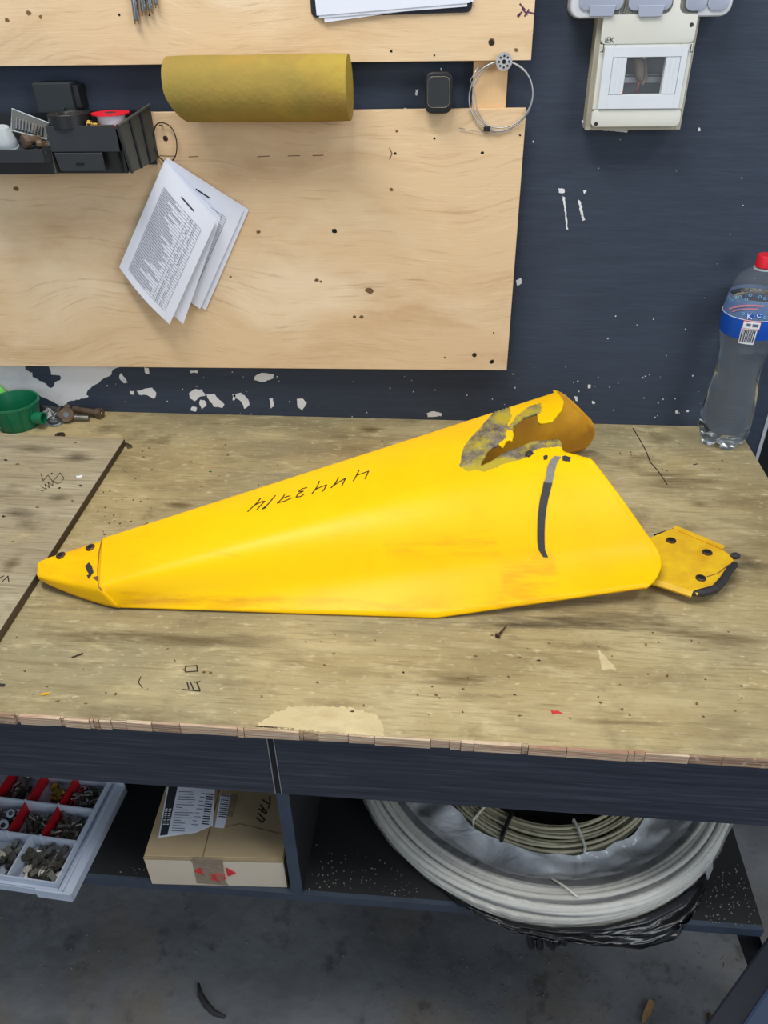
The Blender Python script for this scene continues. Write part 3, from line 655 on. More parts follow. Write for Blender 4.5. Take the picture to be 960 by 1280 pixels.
def rail(s, e, mid=None, kn=None, N=170):
    out = []
    for i in range(N + 1):
        t = i / N
        if mid is None: out.append(s.lerp(e, t))
        elif t < kn: out.append(s.lerp(mid, t / kn))
        else: out.append(mid.lerp(e, (t - kn) / (1 - kn)))
    return out
def interp(gs, ps, g):
    for a, b, p, q in zip(gs[:-1], gs[1:], ps[:-1], ps[1:]):
        if g <= b + 1e-9: return p.lerp(q, (g - a) / (b - a))
    return ps[-1]
N = 300; rails = []; kinds = []
kn = (NBK - NB0).length / ((NBK - NB0).length + (NB1 - NBK).length)
for k in range(26):                          # near wall, bottom edge to crease
    g = 1 - k / 26
    s = NS0.lerp(NB0, g); e = interp(near_g, near_end, g)
    R_ = rail(s, e, N=N)
    if g > .72:                                # the lower edge is straight in two runs
        f = (g - .72) / .28; full = rail(NB0, NB1, NBK, kn, N); lin = rail(NB0, NB1, N=N)
        R_ = [a + (b - c) * f for a, b, c in zip(R_, full, lin)]
    else:
        full = rail(NB0, NB1, NBK, kn, N); lin = rail(NB0, NB1, N=N)
        R_ = [a + (b - c) * (f2 := .0) for a, b, c in zip(R_, full, lin)]
    rails.append(R_); kinds.append('n')
for k in range(73):                          # top, near crease to far shoulder
    g = k / 72
    s = NS0.lerp(FS0, g); e = NS1.lerp(FS1, g)
    R_ = rail(s, e, N=N)
    for i in range(N + 1):
        R_[i] = R_[i] + Vector((0, 0, (lerp(.004, .012, i / N)) * 4 * g * (1 - g)))
    rails.append(R_); kinds.append('t')
for k in range(1, 25):                       # far wall
    g = k / 24
    rails.append(rail(FS0.lerp(FB0, g), interp(far_g, far_end, g), N=N)); kinds.append('f')
# round the creases: smooth across the rails, ends held
nr = len(rails)
for it in range(16):
    new = [r[:] for r in rails]
    for j in range(1, nr - 1):
        for i in range(N + 1):
            if i > N - 3: continue
            new[j][i] = rails[j][i] * .5 + (rails[j - 1][i] + rails[j + 1][i]) * .25
    rails = new
for it in range(60):                         # a broader radius along the near crease, fading in from the nose
    new = [r[:] for r in rails]
    for j in range(10, 50):
        wj = max(0, 1 - abs(j - 28) / 20)
        for i in range(N + 1):
            k_ = min(1, .25 + i / N) * wj
            new[j][i] = rails[j][i].lerp((rails[j - 1][i] + rails[j + 1][i]) * .5, .5 * k_)
    rails = new
HOLE = [(599, 584), (606, 580), (617, 575), (628, 567), (639, 562), (652, 558), (665, 551), (682, 551), (698, 548), (702, 553), (703, 563), (710, 566), (736, 572.2), (800, 574), (800, 470), (697, 484.5),
        (703, 493), (705, 503), (702, 512), (690, 526), (673, 529), (671, 515), (662, 518), (655, 521), (646, 528), (640, 532), (642, 542), (640, 551), (634, 548), (630, 557), (627, 561), (624, 553), (615, 559), (607, 566), (603, 576)]
WEAR = [[(574, 584), (578, 562), (590, 545), (606, 528), (622, 509), (636, 507), (640, 520), (634, 532), (632, 548), (607, 568), (598, 587), (586, 589)],
        [(596, 588), (612, 572), (640, 556), (668, 546), (704, 544), (706, 556), (700, 558), (672, 560), (655, 574), (630, 580), (606, 590)],
        [(634, 536), (645, 520), (660, 509), (676, 503), (678, 514), (668, 522), (650, 530), (642, 540)]]
SCUFF = [[(625, 700), (690, 690), (700, 730), (628, 738)], [(480, 680), (620, 668), (622, 690), (485, 695)], [(100, 690), (140, 700), (140, 735), (105, 735)], [(150, 740), (560, 755), (700, 742), (700, 752), (560, 768), (150, 757)]]
idx = {}; vs = []; wear = []; scuff = []
def vid(j, i):
    if (j, i) not in idx:
        p = rails[j][i].copy(); u, v = PJ(p); wv = 0.0
        if kinds[j] != 'f' or j < 104:
            wv = max((1.0 if inpoly(u, v, P) else 0.0) for P in WEAR)
        if wv > 0:
            h = (math.sin(u * 1.7 + v * .9) + math.sin(u * .8 - v * 1.9)) * .0008
            p.z += h
        sc = max((1.0 if inpoly(u, v, P) else 0.0) for P in SCUFF) if kinds[j] == 'n' else 0.0
        idx[(j, i)] = len(vs); vs.append(p); wear.append(wv); scuff.append(sc)
    return idx[(j, i)]
fs = []
for j in range(nr - 1):
    for i in range(N):
        if kinds[j] == 't' and kinds[j + 1] == 't':
            c = (rails[j][i] + rails[j + 1][i + 1]) / 2; u, v = PJ(c)
            if u > 560 and inpoly(u, v, HOLE): continue
        fs.append((vid(j, i), vid(j + 1, i), vid(j + 1, i + 1), vid(j, i + 1)))
# soften the stair steps of the torn edge
ec = {}
for f in fs:
    for a, b in zip(f, f[1:] + f[:1]): ec[(min(a, b), max(a, b))] = ec.get((min(a, b), max(a, b)), 0) + 1
bn = {}
for (a, b), c in ec.items():
    if c == 1: bn.setdefault(a, []).append(b); bn.setdefault(b, []).append(a)
inv = {v_: k_ for k_, v_ in idx.items()}
torn = [a for a in bn if kinds[inv[a][0]] == 't' and 4 < inv[a][1] and len(bn[a]) == 2]
for it in range(5):
    nw = {a: vs[a] * .4 + (vs[bn[a][0]] + vs[bn[a][1]]) * .3 for a in torn}
    for a in nw: vs[a] = nw[a]
# blur the scuff/wear attribute over neighbours so its border is soft
nb = {}
for f in fs:
    for a, b in zip(f, f[1:] + f[:1]): nb.setdefault(a, []).append(b); nb.setdefault(b, []).append(a)
for it in range(2): wear = [(wear[i] + sum(wear[k] for k in nb[i]) / len(nb[i])) / 2 for i in range(len(vs))]
for it in range(6): scuff = [(scuff[i] + sum(scuff[k] for k in nb[i]) / len(nb[i])) / 2 for i in range(len(vs))]
base = parent_loc(ym)
me = bpy.data.meshes.new('shell'); me.from_pydata([tuple(p - base) for p in vs], [], fs)
me.polygons.foreach_set('use_smooth', [True] * len(me.polygons))
at = me.attributes.new('wear', 'FLOAT', 'POINT'); at.data.foreach_set('value', wear)
at = me.attributes.new('scuff', 'FLOAT', 'POINT'); at.data.foreach_set('value', scuff)
me.materials.append(M['yellow']); me.materials.append(M['inner'])
sh = bpy.data.objects.new('shell', me); COL.objects.link(sh); sh.parent = ym
bm = bmesh.new(); bm.from_mesh(me); bm.normal_update()
upz = sum(f.normal.z for f in bm.faces)
if upz < 0: bmesh.ops.reverse_faces(bm, faces=bm.faces); bm.to_mesh(me)
bm.free()
md = sh.modifiers.new('thickness', 'SOLIDIFY'); md.thickness = .0045; md.offset = -1; md.use_even_offset = False; md.material_offset = 1
lab(sh, 'yellow shell torn open and ground grey around the hole')
tree = BVHTree.FromPolygons([tuple(p) for p in vs], fs)
def onshell(u, v, lift=.0006):
    d = _ray(u, v).normalized()
    h = tree.ray_cast(CAM, d)
    if h[0] is None: return None, None
    n = h[1] if h[1].dot(d) < 0 else -h[1]
    return h[0] + n * lift, n
# nose cap: runs from the seam to the blunt tip
TIP = G(46, 711, .024)
def capring(s):
    # s 0 at tip .. 1 at seam
    q = s
    fs_ = G(lerp(47, 128, q), lerp(700, 670.4, q), lerp(.036, .0555, q))
    ns_ = G(lerp(46, 124, q), lerp(722, 735.6, q), lerp(.026, .039, q))
    bx = lerp(47, 150, q); by = lerp(725, 760, 1 - (1 - q) ** 1.35)
    nb_ = G(bx, by, lerp(.0155, .0045, min(1, q * 1.6)))
    fb_ = fs_ + Vector((-.004, .02 + .01 * q, -(fs_.z - TZ) + lerp(.0155, .0045, min(1, q * 1.6))))
    pts = []
    for a, b, n in ((nb_, ns_, 6), (ns_, fs_, 10), (fs_, fb_, 6)):
        for k in range(n): pts.append(a.lerp(b, k / n))
    pts.append(fb_)
    for it in range(3):
        pts = [pts[0]] + [pts[k] * .5 + (pts[k - 1] + pts[k + 1]) * .25 for k in range(1, len(pts) - 1)] + [pts[-1]]
    cx = sum(pts, Vector()) / len(pts)
    top = max(0, 1 - s * 7)
    return [p.lerp(TIP, top * .12 if s > 0 else .35) for p in pts]
rows = [[TIP.copy() for _ in range(23)]] + [capring(s) for s in (0, .02, .05, .1, .16, .25, .35, .45, .55, .65, .75, .85, .93, 1.0)]
mb = MB(); mb.grid(rows); cap = mb.build('nose_cap', M['yellow'], ym, smooth=True, solid=.003)
bm = bmesh.new(); bm.from_mesh(cap.data); bm.normal_update()
if sum(f.normal.z for f in bm.faces) < 0: bmesh.ops.reverse_faces(bm, faces=bm.faces); bm.to_mesh(cap.data)
bm.free()
for nm in ('wear', 'scuff'):
    at = cap.data.attributes.new(nm, 'FLOAT', 'POINT')
    at.data.foreach_set('value', [.35 if nm == 'scuff' else 0.0] * len(cap.data.vertices))
captree = BVHTree.FromPolygons([tuple(v.co + base) for v in cap.data.vertices], [tuple(p.vertices) for p in cap.data.polygons])
def oncap(u, v, lift=.0006):
    d = _ray(u, v).normalized(); h = captree.ray_cast(CAM, d)
    if h[0] is None: return onshell(u, v, lift)
    n = h[1] if h[1].dot(d) < 0 else -h[1]
    return h[0] + n * lift, n
for u, v in ((76, 694.5), (113, 684.5)):
    p, n = oncap(u, v, 0)
    n = (n + Vector((0, .0, .15))).normalized()
    mb = MB(); mb.lathe([(.0068, -.001), (.0066, .0012), (.0052, .0018)], p, n, 18); r = mb.build('rivet', M['rivet'], cap)
    mb = MB(); mb.lathe([(.0034, .0016), (.0030, .0021)], p, n, 14); mb.build('rivet_hole', M['dark'], r)
def shellpatch(name, poly, seed, m, parent, fn, amp=1.0, lift=.0008):
    pts = []; nn = Vector()
    for u, v in jag(poly, amp, seed):
        p, n = fn(u, v, .0002)
        if p is None: continue
        pts.append(p); nn += n
    mb = MB(); mb.prism(pts, nn.normalized() * lift); return mb.build(name, M[m], parent)
shellpatch('paint_chip', [(107, 708), (112, 703), (115, 709), (117, 715), (113, 721), (109, 714)], 3, 'rubber', ym, oncap)
shellpatch('paint_chip', [(109, 720), (113, 718), (111, 724)], 4, 'rubber', ym, oncap, .5)
shellpatch('paint_chip', [(116, 722), (122, 720), (122, 727)], 5, 'stain', ym, oncap, .8)
shellpatch('scorch_mark', [(679, 571), (682, 569), (685, 570), (684, 574), (680, 575)], 6, 'rubber', ym, onshell, .5)
shellpatch('scorch_mark', [(703, 571), (706, 570), (714, 572), (712, 577), (703, 576)], 7, 'rubber', ym, onshell, .5)
shellpatch('scorch_mark', [(657, 565), (663, 563), (667, 567), (661, 572), (656, 570)], 8, 'rubber', ym, onshell, .8)
# tape strip
def strip(name, cl, w, m, parent):
    L = []; R = []
    for (u, v, ww) in cl:
        a, n = onshell(u - ww, v - ww * .12, .0010); b, n2 = onshell(u + ww, v + ww * .12, .0010)
        if a is None or b is None: continue
        L.append(a); R.append(b)
    mb = MB(); mb.grid([L, R]); return mb.build(name, M[m], parent, solid=-.0004)
strip('tape_strip', [(697, 571, 4), (692, 577, 4.5), (689, 585, 5), (687, 596, 4.5), (685, 604, 5)], 0, 'greytape', ym)
strip('tape_strip', [(685, 603, 5.4), (683, 612, 5), (680, 624, 5), (678, 636, 4.8), (676.5, 650, 4.6), (676, 664, 4.5), (676, 676, 4.5), (677, 687, 4), (680, 693, 3.5), (682, 696.5, 3)], 0, 'blacktape', ym)
sm = []
for (a, b) in zip([(128, 672), (124, 690), (122, 712), (123, 733), (135, 746)], [(124, 690), (122, 712), (123, 733), (135, 746), (149, 758)]):
    for k in range(6):
        p, n = oncap(lerp(a[0], b[0], k / 6) + .2, lerp(a[1], b[1], k / 6), .0003)
        if p is not None: sm.append(p)
MB().tube(sm, .0007, 5).build('seam_line', M['knot'], ym)
# handwritten number, read upside down: 4 4 4 3 7 1 4
def px(cx, cy): return 290 + cx / 4.8, 560 + cy / 4.8
STROKES = [[(172, 302), (150, 330), (95, 382)], [(135, 345), (180, 322), (197, 320), (168, 350), (150, 370)],
    [(260, 286), (215, 340), (180, 368)], [(180, 368), (205, 358)],
    [(315, 282), (300, 305), (272, 332)], [(272, 332), (320, 318), (358, 300)], [(300, 306), (330, 292), (348, 288)],
    [(450, 238), (420, 246), (400, 262), (428, 260)], [(428, 260), (398, 275), (385, 296), (412, 292), (430, 280)],
    [(525, 200), (510, 235), (480, 276)], [(500, 250), (540, 232), (568, 222), (550, 255), (540, 262)],
    [(640, 178), (622, 210), (595, 240)], [(612, 225), (650, 200), (682, 182), (660, 226)],
    [(763, 132), (745, 170), (728, 198)], [(745, 166), (785, 152), (820, 140), (798, 186)]]
mb = MB()
for st in STROKES:
    pts = []
    for (a, b) in zip(st[:-1], st[1:]):
        for k in range(5): pts.append((lerp(a[0], b[0], k / 5), lerp(a[1], b[1], k / 5)))
    pts.append(st[-1]); pp = []
    for q in pts:
        p, n = onshell(*px(*q), .0002)
        pp.append(p)
    ribbon(mb, pp, .0016, n, .0004)
lab(mb.build('handwritten_number', M['ink'], ym), 'black handwritten number 4443714, upside down')
# steel mounting tongue under the right end
zb = .022
out = [(812, 672), (840, 660), (849, 664), (905, 688), (914, 694), (917, 700), (898, 733), (872, 742), (866, 740), (815, 722)]
tb = [G(u, v, zb) for u, v in out]
mb = MB(); mb.prism(tb, (0, 0, -.004)); br = mb.build('mounting_bracket', M['yellowm'], ym, bevel=.0008, seg=1)
lab(br, 'scratched yellow steel bracket with three rivets')
def flange(a, b, h, w):
    A, B = G(*a, zb), G(*b, zb); d = (B - A).normalized(); n = Vector((-d.y, d.x, 0)); c = (G(860, 700, zb) - A)
    if n.dot(c) > 0: n = -n
    m = MB(); m.hexa([A + Vector((0, 0, -.004 - h)) + n * w, B + Vector((0, 0, -.004 - h)) + n * w, B + Vector((0, 0, -h)) + n * (w + .002), A + Vector((0, 0, -h)) + n * (w + .002),
                      A + Vector((0, 0, -.003)), B + Vector((0, 0, -.003)), B + Vector((0, 0, .001)), A + Vector((0, 0, .001))])
    m.build('bracket_flange', M['yellowm'], br)
flange((841, 661), (903, 687), -.002, .006); flange((817, 724), (866, 740), .004, .003)
for (u, v) in ((839, 676), (884, 691), (876, 723)):
    p = G(u, v, zb)
    mb = MB(); mb.lathe([(.0072, -.001), (.0068, .0016), (.005, .0026), (.0042, .0026)], p, (0, 0, 1), 18); r = mb.build('rivet', M['rivet'], br)
    mb = MB(); mb.lathe([(.0044, .002), (.004, .0029)], p, (0, 0, 1), 14); mb.build('rivet_hole', M['dark'], br)
E1 = [G(u, v, zb - .003) for u, v in [(864, 742), (878, 741), (893, 737), (904, 725), (912, 712), (919, 705)]]
mb = MB(); mb.tube(E1, [.003, .006, .0062, .0062, .0058, .0045], 7); lab(mb.build('rubber_edge', M['rubber'], br, smooth=False), 'torn black rubber edge strip')
mb = MB(); mb.blob(G(919, 695, zb), .0065, 3, (1.1, .8, .7)); mb.build('rubber_edge', M['rubber'], br)
gm = MB(); ribbon(gm, [G(884, 721, zb), G(897, 717, zb), G(911, 706, zb)], .0012, (0, 0, 1), .0005); gm.build('scratch', M['knot'], br)
mb = MB(); a, b = G(800, 700, .018), G(835, 699, .018); d = (b - a)
mb.obox((a + b) / 2 - Vector((.03, 0, .004)), d * .9, Vector((0, .02, 0)), (0, 0, .004)); mb.build('bracket_arm', M['yellowm'], br)
mb = MB(); mb.prism([G(u, v, zb - .0195) for u, v in [(815, 680), (845, 670), (890, 700), (880, 725), (820, 715)]], (0, 0, .018)); mb.build('bracket_block', M['dark'], br)
#====WALLTHINGS====
# ---------------------------------------------------------------- foam roll
fr = .0435; fy = YB - fr - .0005
fa, fb = W(216, 110, fy), W(437, 109, fy)
fz = (W(330, 69, fy).z + W(330, 151, fy).z) / 2
foam = thing('foam_roll', 'thick yellow-brown foam cylinder fixed across the gap between the two wall boards', 'foam', ((fa.x + fb.x) / 2, fy, fz))
rows = []
ns = 40
for i in range(41):
    t = i / 40; row = []
    for k in range(ns + 1):
        th = 2 * math.pi * k / ns; cz, cyy = math.cos(th), math.sin(th)
        xl = fa.x + .002 - .004 * cz + (.014 * max(0, -cz) ** 1.3 if cz < 0 else 0) - .002 * cyy
        xr = fb.x - .0005 * cz
        r = fr * (1 - .018 * math.exp(-((t - .42) / .1) ** 2) * (1 if cz > .3 else 0)); r *= 1 - .02 * (abs(t - .5) * 2) ** 8
        row.append(Vector((lerp(xl, xr, t), fy - cyy * r, fz + cz * r)))
    rows.append(row)
mb = MB(); mb.grid(rows)
for row in (rows[0], rows[-1]):
    c = sum(row[:-1], Vector()) / ns
    for k in range(ns): mb.add([row[k], row[k + 1], c], [(0, 1, 2)])
mb.build('foam_body', M['foam'], foam, smooth=True, auto=.7)

# ---------------------------------------------------------------- black remote and its holder
p0, p1 = W(530.5, 117, -.05), W(566, 117, -.05); z0, z1 = W(548, 142.5, -.05).z, W(548, 90, -.05).z
rm = thing('remote_fob', 'small black rounded plastic box with a thin metal frame line hanging on the wall gap', 'remote', ((p0.x + p1.x) / 2, -.04, z0))
mb = MB(); mb.prism([Vector((x, -.0305, z)) for x, z in rrect(p0.x, z0, p1.x, z1, .012)], (0, -.0195, 0)); mb.build('housing', M['black'], rm, bevel=.004, seg=3, smooth=True, auto=.6)
fp = rrect(p0.x + .005, z0 + .0085, p1.x - .005, z1 - .006, .007)
mb = MB(); mb.tube([(x, -.0502, z) for x, z in fp], .0007, 6, closed=True); mb.build('frame_line', M['steel'], rm, smooth=True)
mb = MB(); mb.prism([Vector((x, -.0495, z)) for x, z in rrect(p0.x + .006, z0 + .0095, p1.x - .006, z1 - .007, .006)], (0, -.0008, 0)); mb.build('face_plate', M['blacksoft'], rm)
mb = MB(); mb.box((p0.x + .006, -.031, W(548, 128, -.03).z), (p1.x - .006, -.0003, z1 - .006)); mb.build('wall_mount', M['black'], rm)

# ---------------------------------------------------------------- wire loop with perforated disc
yw = YB - .004
cw = W(626, 121, yw)
def ringpts(c, rx, rz, n=56, y=0, ph=0, wob=0.0, sd=0):
    rnd = random.Random(sd); a = rnd.random() * 6
    return [c + Vector((rx * math.cos(t) * (1 + wob * math.sin(2 * t + a)), y + .0012 * math.sin(3 * t + a), rz * math.sin(t) * (1 + wob * math.cos(3 * t + a)))) for t in [2 * math.pi * k / n + ph for k in range(n)]]
wl = thing('wire_loop', 'round loop of thin silver wire with a perforated metal disc hanging on the batten', 'wire', (cw.x, yw, cw.z))
rx = (W(666, 121, yw) - W(586, 121, yw)).length / 2; rz = (W(626, 78, yw) - W(626, 165, yw)).length / 2
for k, (dx, m, r, w) in enumerate(((0, 'wire', .00115, .01), (.0022, 'wire', .0009, .02))):
    mb = MB(); mb.tube(ringpts(cw + Vector((dx, -.001 * k, dx * .6)), rx - dx * 1.6, rz - dx, wob=w, sd=k), r, 6, closed=True); mb.build('wire_strand', M[m], wl, smooth=True)
mb = MB(); mb.tube([W(u, v, yw + .001) for u, v in [(598, 83), (588, 100), (594, 118), (596, 136), (604, 150), (612, 160), (622, 164)]], .0006, 6); mb.build('wire_strand', M['wire'], wl, smooth=True)
mb = MB(); mb.tube([W(u, v, yw + .001) for u, v in [(574, 160), (590, 163), (606, 166), (624, 167), (640, 162)]], .0006, 6); mb.build('wire_strand', M['wire'], wl, smooth=True)
cd = W(630, 77, yw - .004)
mb = MB(); mb.lathe([(.0028, .0), (.0117, .0), (.0117, .0016), (.0028, .0016)], cd, (0, -1, 0), 28, closed=False); dk = mb.build('disc', M['discm'], wl)
for k in range(8):
    t = k * math.pi / 4; q = cd + Vector((.0072 * math.cos(t), -.0016, .0072 * math.sin(t)))
    mb = MB(); mb.lathe([(.0016, 0), (.0016, .0003)], q, (0, -1, 0), 10); mb.build('disc_hole', M['rubber'], dk)
mb = MB(); mb.lathe([(.0028, -.001), (.0026, .0022)], cd, (0, -1, 0), 12); mb.build('hub_screw', M['dark'], dk)
p = W(609.5, 161, yw); mb = MB(); mb.box(p - Vector((.006, .003, .0035)), p + Vector((.004, .002, .0035))); mb.build('wire_clamp', M['black'], wl, bevel=.001, seg=1)

# ---------------------------------------------------------------- printed sheets on a wire ring
bk = thing('ring_bound_sheets', 'bundle of printed white sheets hanging askew from a dark wire ring on the lower board', 'papers', W(205, 178, YB - .004))
cr = W(206.5, 178, YB - .006)
rx = (W(221, 178, YB) - W(192, 178, YB)).length / 2; rz = (W(205, 154.5, YB) - W(205, 203, YB)).length / 2
mb = MB(); mb.tube(ringpts(cr, rx, rz, wob=.02, sd=2), .0010, 6, closed=True); mb.build('wire_ring', M['blackwire'], bk, smooth=True)
p = W(203, 157, YB); mb = MB(); mb.cyl(p + Vector((0, -.0003, 0)), p + Vector((0, -.012, .002)), .0013, n=8); mb.build('nail', M['rivet'], bk)
def sheet_paper(q, ys, bulge, parent, name='paper_sheet', nu=10, nv=8):
    """q: four pixels (ring corner, next along top edge, opposite, along the left edge) with depth per corner"""
    P = [W(u, v, y) for (u, v), y in zip(q, ys)]
    rows = []
    for i in range(nu + 1):
        a = i / nu; row = []
        for k in range(nv + 1):
            b = k / nv
            p = (P[0].lerp(P[1], b)).lerp(P[3].lerp(P[2], b), a)
            row.append(p + Vector((0, -bulge * math.sin(math.pi * b) * (.4 + .6 * a), 0)))
        rows.append(row)
    mb = MB(); mb.grid(rows); o = mb.build(name, M['paper'], parent)
    return o, P, bulge
def onpaper(P, bulge, a, b, lift=.0006):
    p = (P[0].lerp(P[1], b)).lerp(P[3].lerp(P[2], b), a)
    return p + Vector((0, -bulge * math.sin(math.pi * b) * (.4 + .6 * a) - lift, 0))
s4_, P4, B4 = sheet_paper([(209, 197), (311, 262), (257, 388), (160, 316)], [YB - .010, YB - .003, YB - .003, YB - .004], .0015, bk)
s3_, P3, B3 = sheet_paper([(208, 199), (305, 262), (250, 386), (157, 322)], [YB - .006, YB - .006, YB - .008, YB - .007], .002, bk)
s2_, P2, B2 = sheet_paper([(207, 200), (276, 272), (229, 405), (152, 328)], [YB - .009, YB - .016, YB - .022, YB - .012], .006, bk)
s1_, P1, B1 = sheet_paper([(206, 200), (271, 274), (212, 405.5), (149, 334)], [YB - .011, YB - .026, YB - .032, YB - .016], .009, bk)
def print_on(P, bul, parent, rows_, b0, b1, a0, a1, cols, seed, nm='printed_table'):
    mb = MB(); rnd = random.Random(seed)
    def bar(a, ba, bb, w):
        n = 4
        pts = [onpaper(P, bul, a, lerp(ba, bb, k / n), .0007) for k in range(n + 1)]
        pts2 = [onpaper(P, bul, a + w, lerp(ba, bb, k / n), .0007) for k in range(n + 1)]
        mb.grid([pts, pts2])
    def vbar(b, aa, ab, w):
        n = 6
        mb.grid([[onpaper(P, bul, lerp(aa, ab, k / n), b, .0007) for k in range(n + 1)], [onpaper(P, bul, lerp(aa, ab, k / n), b + w, .0007) for k in range(n + 1)]])
    for r in range(rows_ + 1):
        a = lerp(a0, a1, r / rows_); bar(a, b0, b1, .0022)
        if r < rows_:
            e = b0 + .12 + rnd.random() ** .7 * (cols[0] - b0 - .14)
            bar(a + .4 * (a1 - a0) / rows_, b0 + .012, e, .0045)
            for c in cols[1:-1]:
                if rnd.random() < .7: bar(a + .4 * (a1 - a0) / rows_, c - .035, c - .015, .006)
    for c in [b0] + cols: vbar(c, a0, a1, .003)
    o = mb.build(nm, M['print'], parent, recalc=False); o['kind'] = 'stuff'
print_on(P1, B1, s1_, 34, .14, .86, .16, .93, [.62, .7, .78, .86], 3)
print_on(P3, B3, s3_, 34, .2, .86, .14, .84, [.68, .74, .8, .86], 5)
for P_, B_, s_, a, b0, b1 in ((P1, B1, s1_, .09, .42, .66), (P3, B3, s3_, .07, .42, .6)):
    mb = MB(); mb.grid([[onpaper(P_, B_, a, lerp(b0, b1, k / 5), .0007) for k in range(6)], [onpaper(P_, B_, a + .012, lerp(b0, b1, k / 5), .0007) for k in range(6)]]); mb.build('printed_heading', M['charcoal'], s_, recalc=False)

# ---------------------------------------------------------------- clipboard at the top
yc = YB - .0005
ca, cb = W(389, 18, yc - .003), W(590, 11, yc - .003)
cl = thing('clipboard', 'dark clipboard on the upper board, only its lower edge in frame', 'clipboard', (ca.x, yc, ca.z))
dx = (cb - ca).normalized(); up = Vector((-dx.z, 0, dx.x))
w = (cb - ca).length
mb = MB(); mb.prism([ca + dx * x + up * z + Vector((0, .0034, 0)) for x, z in rrect(0, -.004, w, .30, .008)], (0, -.003, 0)); mb.build('board_plate', M['stool'], cl, bevel=.0006, seg=1)
mb = MB(); q = ca + dx * w * .5 + up * .28; mb.obox(q + Vector((0, -.004, 0)), dx * .05, Vector((0, .004, 0)), up * .012); mb.build('spring_clamp', M['chrome'], cl, bevel=.002, seg=1)
for i, (A, B, L) in enumerate((((406, 28), (592, 2), 'white sheet on the clipboard whose lower corner hangs lowest at left'), ((399, 22.5), (584, 8), 'middle white sheet on the clipboard, just above the lowest corner'), ((396, 19.5), (587, 3.5), 'topmost white sheet lying on the clipboard'))):
    y = yc - .0004 - .0012 * (i + 1) + .001
    a, b = W(*A, y - .003), W(*B, y - .003); d = (b - a).normalized(); n = Vector((-d.z, 0, d.x))
    o = MB().prism([a, b, b + n * .25, a + n * .25], (0, -.0009, 0)).build('paper_sheet', M['paper'], None, loc=a)
    tag(o, L, 'paper', 'sheets on the clipboard')

# ---------------------------------------------------------------- steel tools hanging at the top
for i, (u0, u1, v, r, L) in enumerate(((165, 171, 26, .0046, 'longest steel rod hanging at the top, leftmost of four'), (176, 180, 15.5, .0042, 'second steel rod from the left hanging at the top'),
                                       (184, 188.5, 13, .0036, 'third steel rod from the left hanging at the top'), (192, 196, 6, .003, 'shortest steel rod hanging at the top, rightmost of four'))):
    yy = YB - .006 - r * .2
    e = W(u1, v, yy); s = W(u0, -20, yy); d = (s - e).normalized()
    rod = thing('steel_rod', L, 'tool', e, 'steel rods hanging on the upper board')
    mb = MB(); mb.tube([e, e + d * .002, e + d * .03, e + d * .12], [r * .85, r, r, r * .95], 12); mb.build('shank', M['chrome'], rod, smooth=True)
    for sx in (-1, 1):
        mb = MB(); q = e + Vector((sx * r * .55, -r * .3, 0)); mb.tube([q - d * .004, q + d * .012], [r * .28, r * .42], 8); mb.build('prong', M['chrome'], rod, smooth=True)
    mb = MB(); q = e + d * .10; mb.cyl(q, Vector((q.x, YB + .004, q.z)), .0016, n=8); mb.build('peg', M['rivet'], rod)

# ---------------------------------------------------------------- black storage bins on the wall
yf = -.112; ybk = YB - .0008
tr, tl = W(143, 157, yf), W(56, 157, yf)
bz = W(160, 216.5, yf + .012).z; xr_b = W(160, 217, yf + .012).x
bin1 = thing('storage_bin', 'right black wall bin with a tall closed front, carrying tape rolls', 'bin', (tr.x, ybk, bz))
rimz = tr.z
def plate(name, pts, d, m, parent, bevel=0): return MB().prism(pts, d).build(name, M[m], parent, bevel=bevel, seg=1)
zm = W(100, 190, yf).z
plate('front_panel', [(tl.x, yf, zm), (tr.x, yf, zm), (tr.x, yf, rimz), (tl.x, yf, rimz)], (0, .003, 0), 'blacksoft', bin1, .0006)
brk = W(184, 131, ybk)
side = [(tr.x + .004, yf + .002, rimz - .001), (xr_b + .006, yf + .014, bz), (brk.x + .004, ybk, W(190, 198, ybk).z), (brk.x + .004, ybk, brk.z)]
plate('side_panel', side, (-.003, 0, 0), 'darkgrey', bin1)
plate('side_panel', [(tl.x - .001, y, z) for _, y, z in side], (.003, 0, 0), 'blacksoft', bin1)
for f in (.33, .66):
    a = Vector(side[0]).lerp(Vector(side[3]), f); b = Vector(side[1]).lerp(Vector(side[2]), f)
    MB().tube([a + Vector((.001, 0, 0)), b + Vector((.001, 0, 0))], .0022, 6).build('side_rib', M['black'], bin1)
MB().tube([Vector(side[0]), Vector(side[3])], .0022, 6).build('rim', M['darkgrey'], bin1)
MB().tube([Vector(side[0]) + Vector((0, 0, 0)), Vector(side[1])], .002, 6).build('rim', M['blacksoft'], bin1)
ua, ub_ = W(67, 190, yf - .002), W(127, 190, yf - .002); zl = W(100, 214, yf - .002).z
plate('label_lip', [(ua.x + .004, yf - .002, zl), (ub_.x, yf - .002, zl), (ub_.x, yf - .002, zm - .001), (ua.x, yf - .002, zm - .001)], (0, .003, 0), 'blacksoft', bin1, .0005)
q = W(100, 205, yf - .003); MB().box((q.x - .006, yf - .0032, q.z - .0015), (q.x + .006, yf - .002, q.z + .0015)).build('grip_slot', M['dark'], bin1)
plate('bottom_front', [(tl.x, yf + .012, bz), (xr_b, yf + .012, bz), (xr_b, yf + .010, zm), (tl.x, yf + .010, zm)], (0, .003, 0), 'black', bin1)
for x, sx in ((tl.x + .004, 1), (tr.x - .004, -1)):
    plate('gusset', [(x, yf, zm), (x, yf + .012, bz), (x, yf + .014, zm)], (.003 * sx, 0, 0), 'black', bin1)
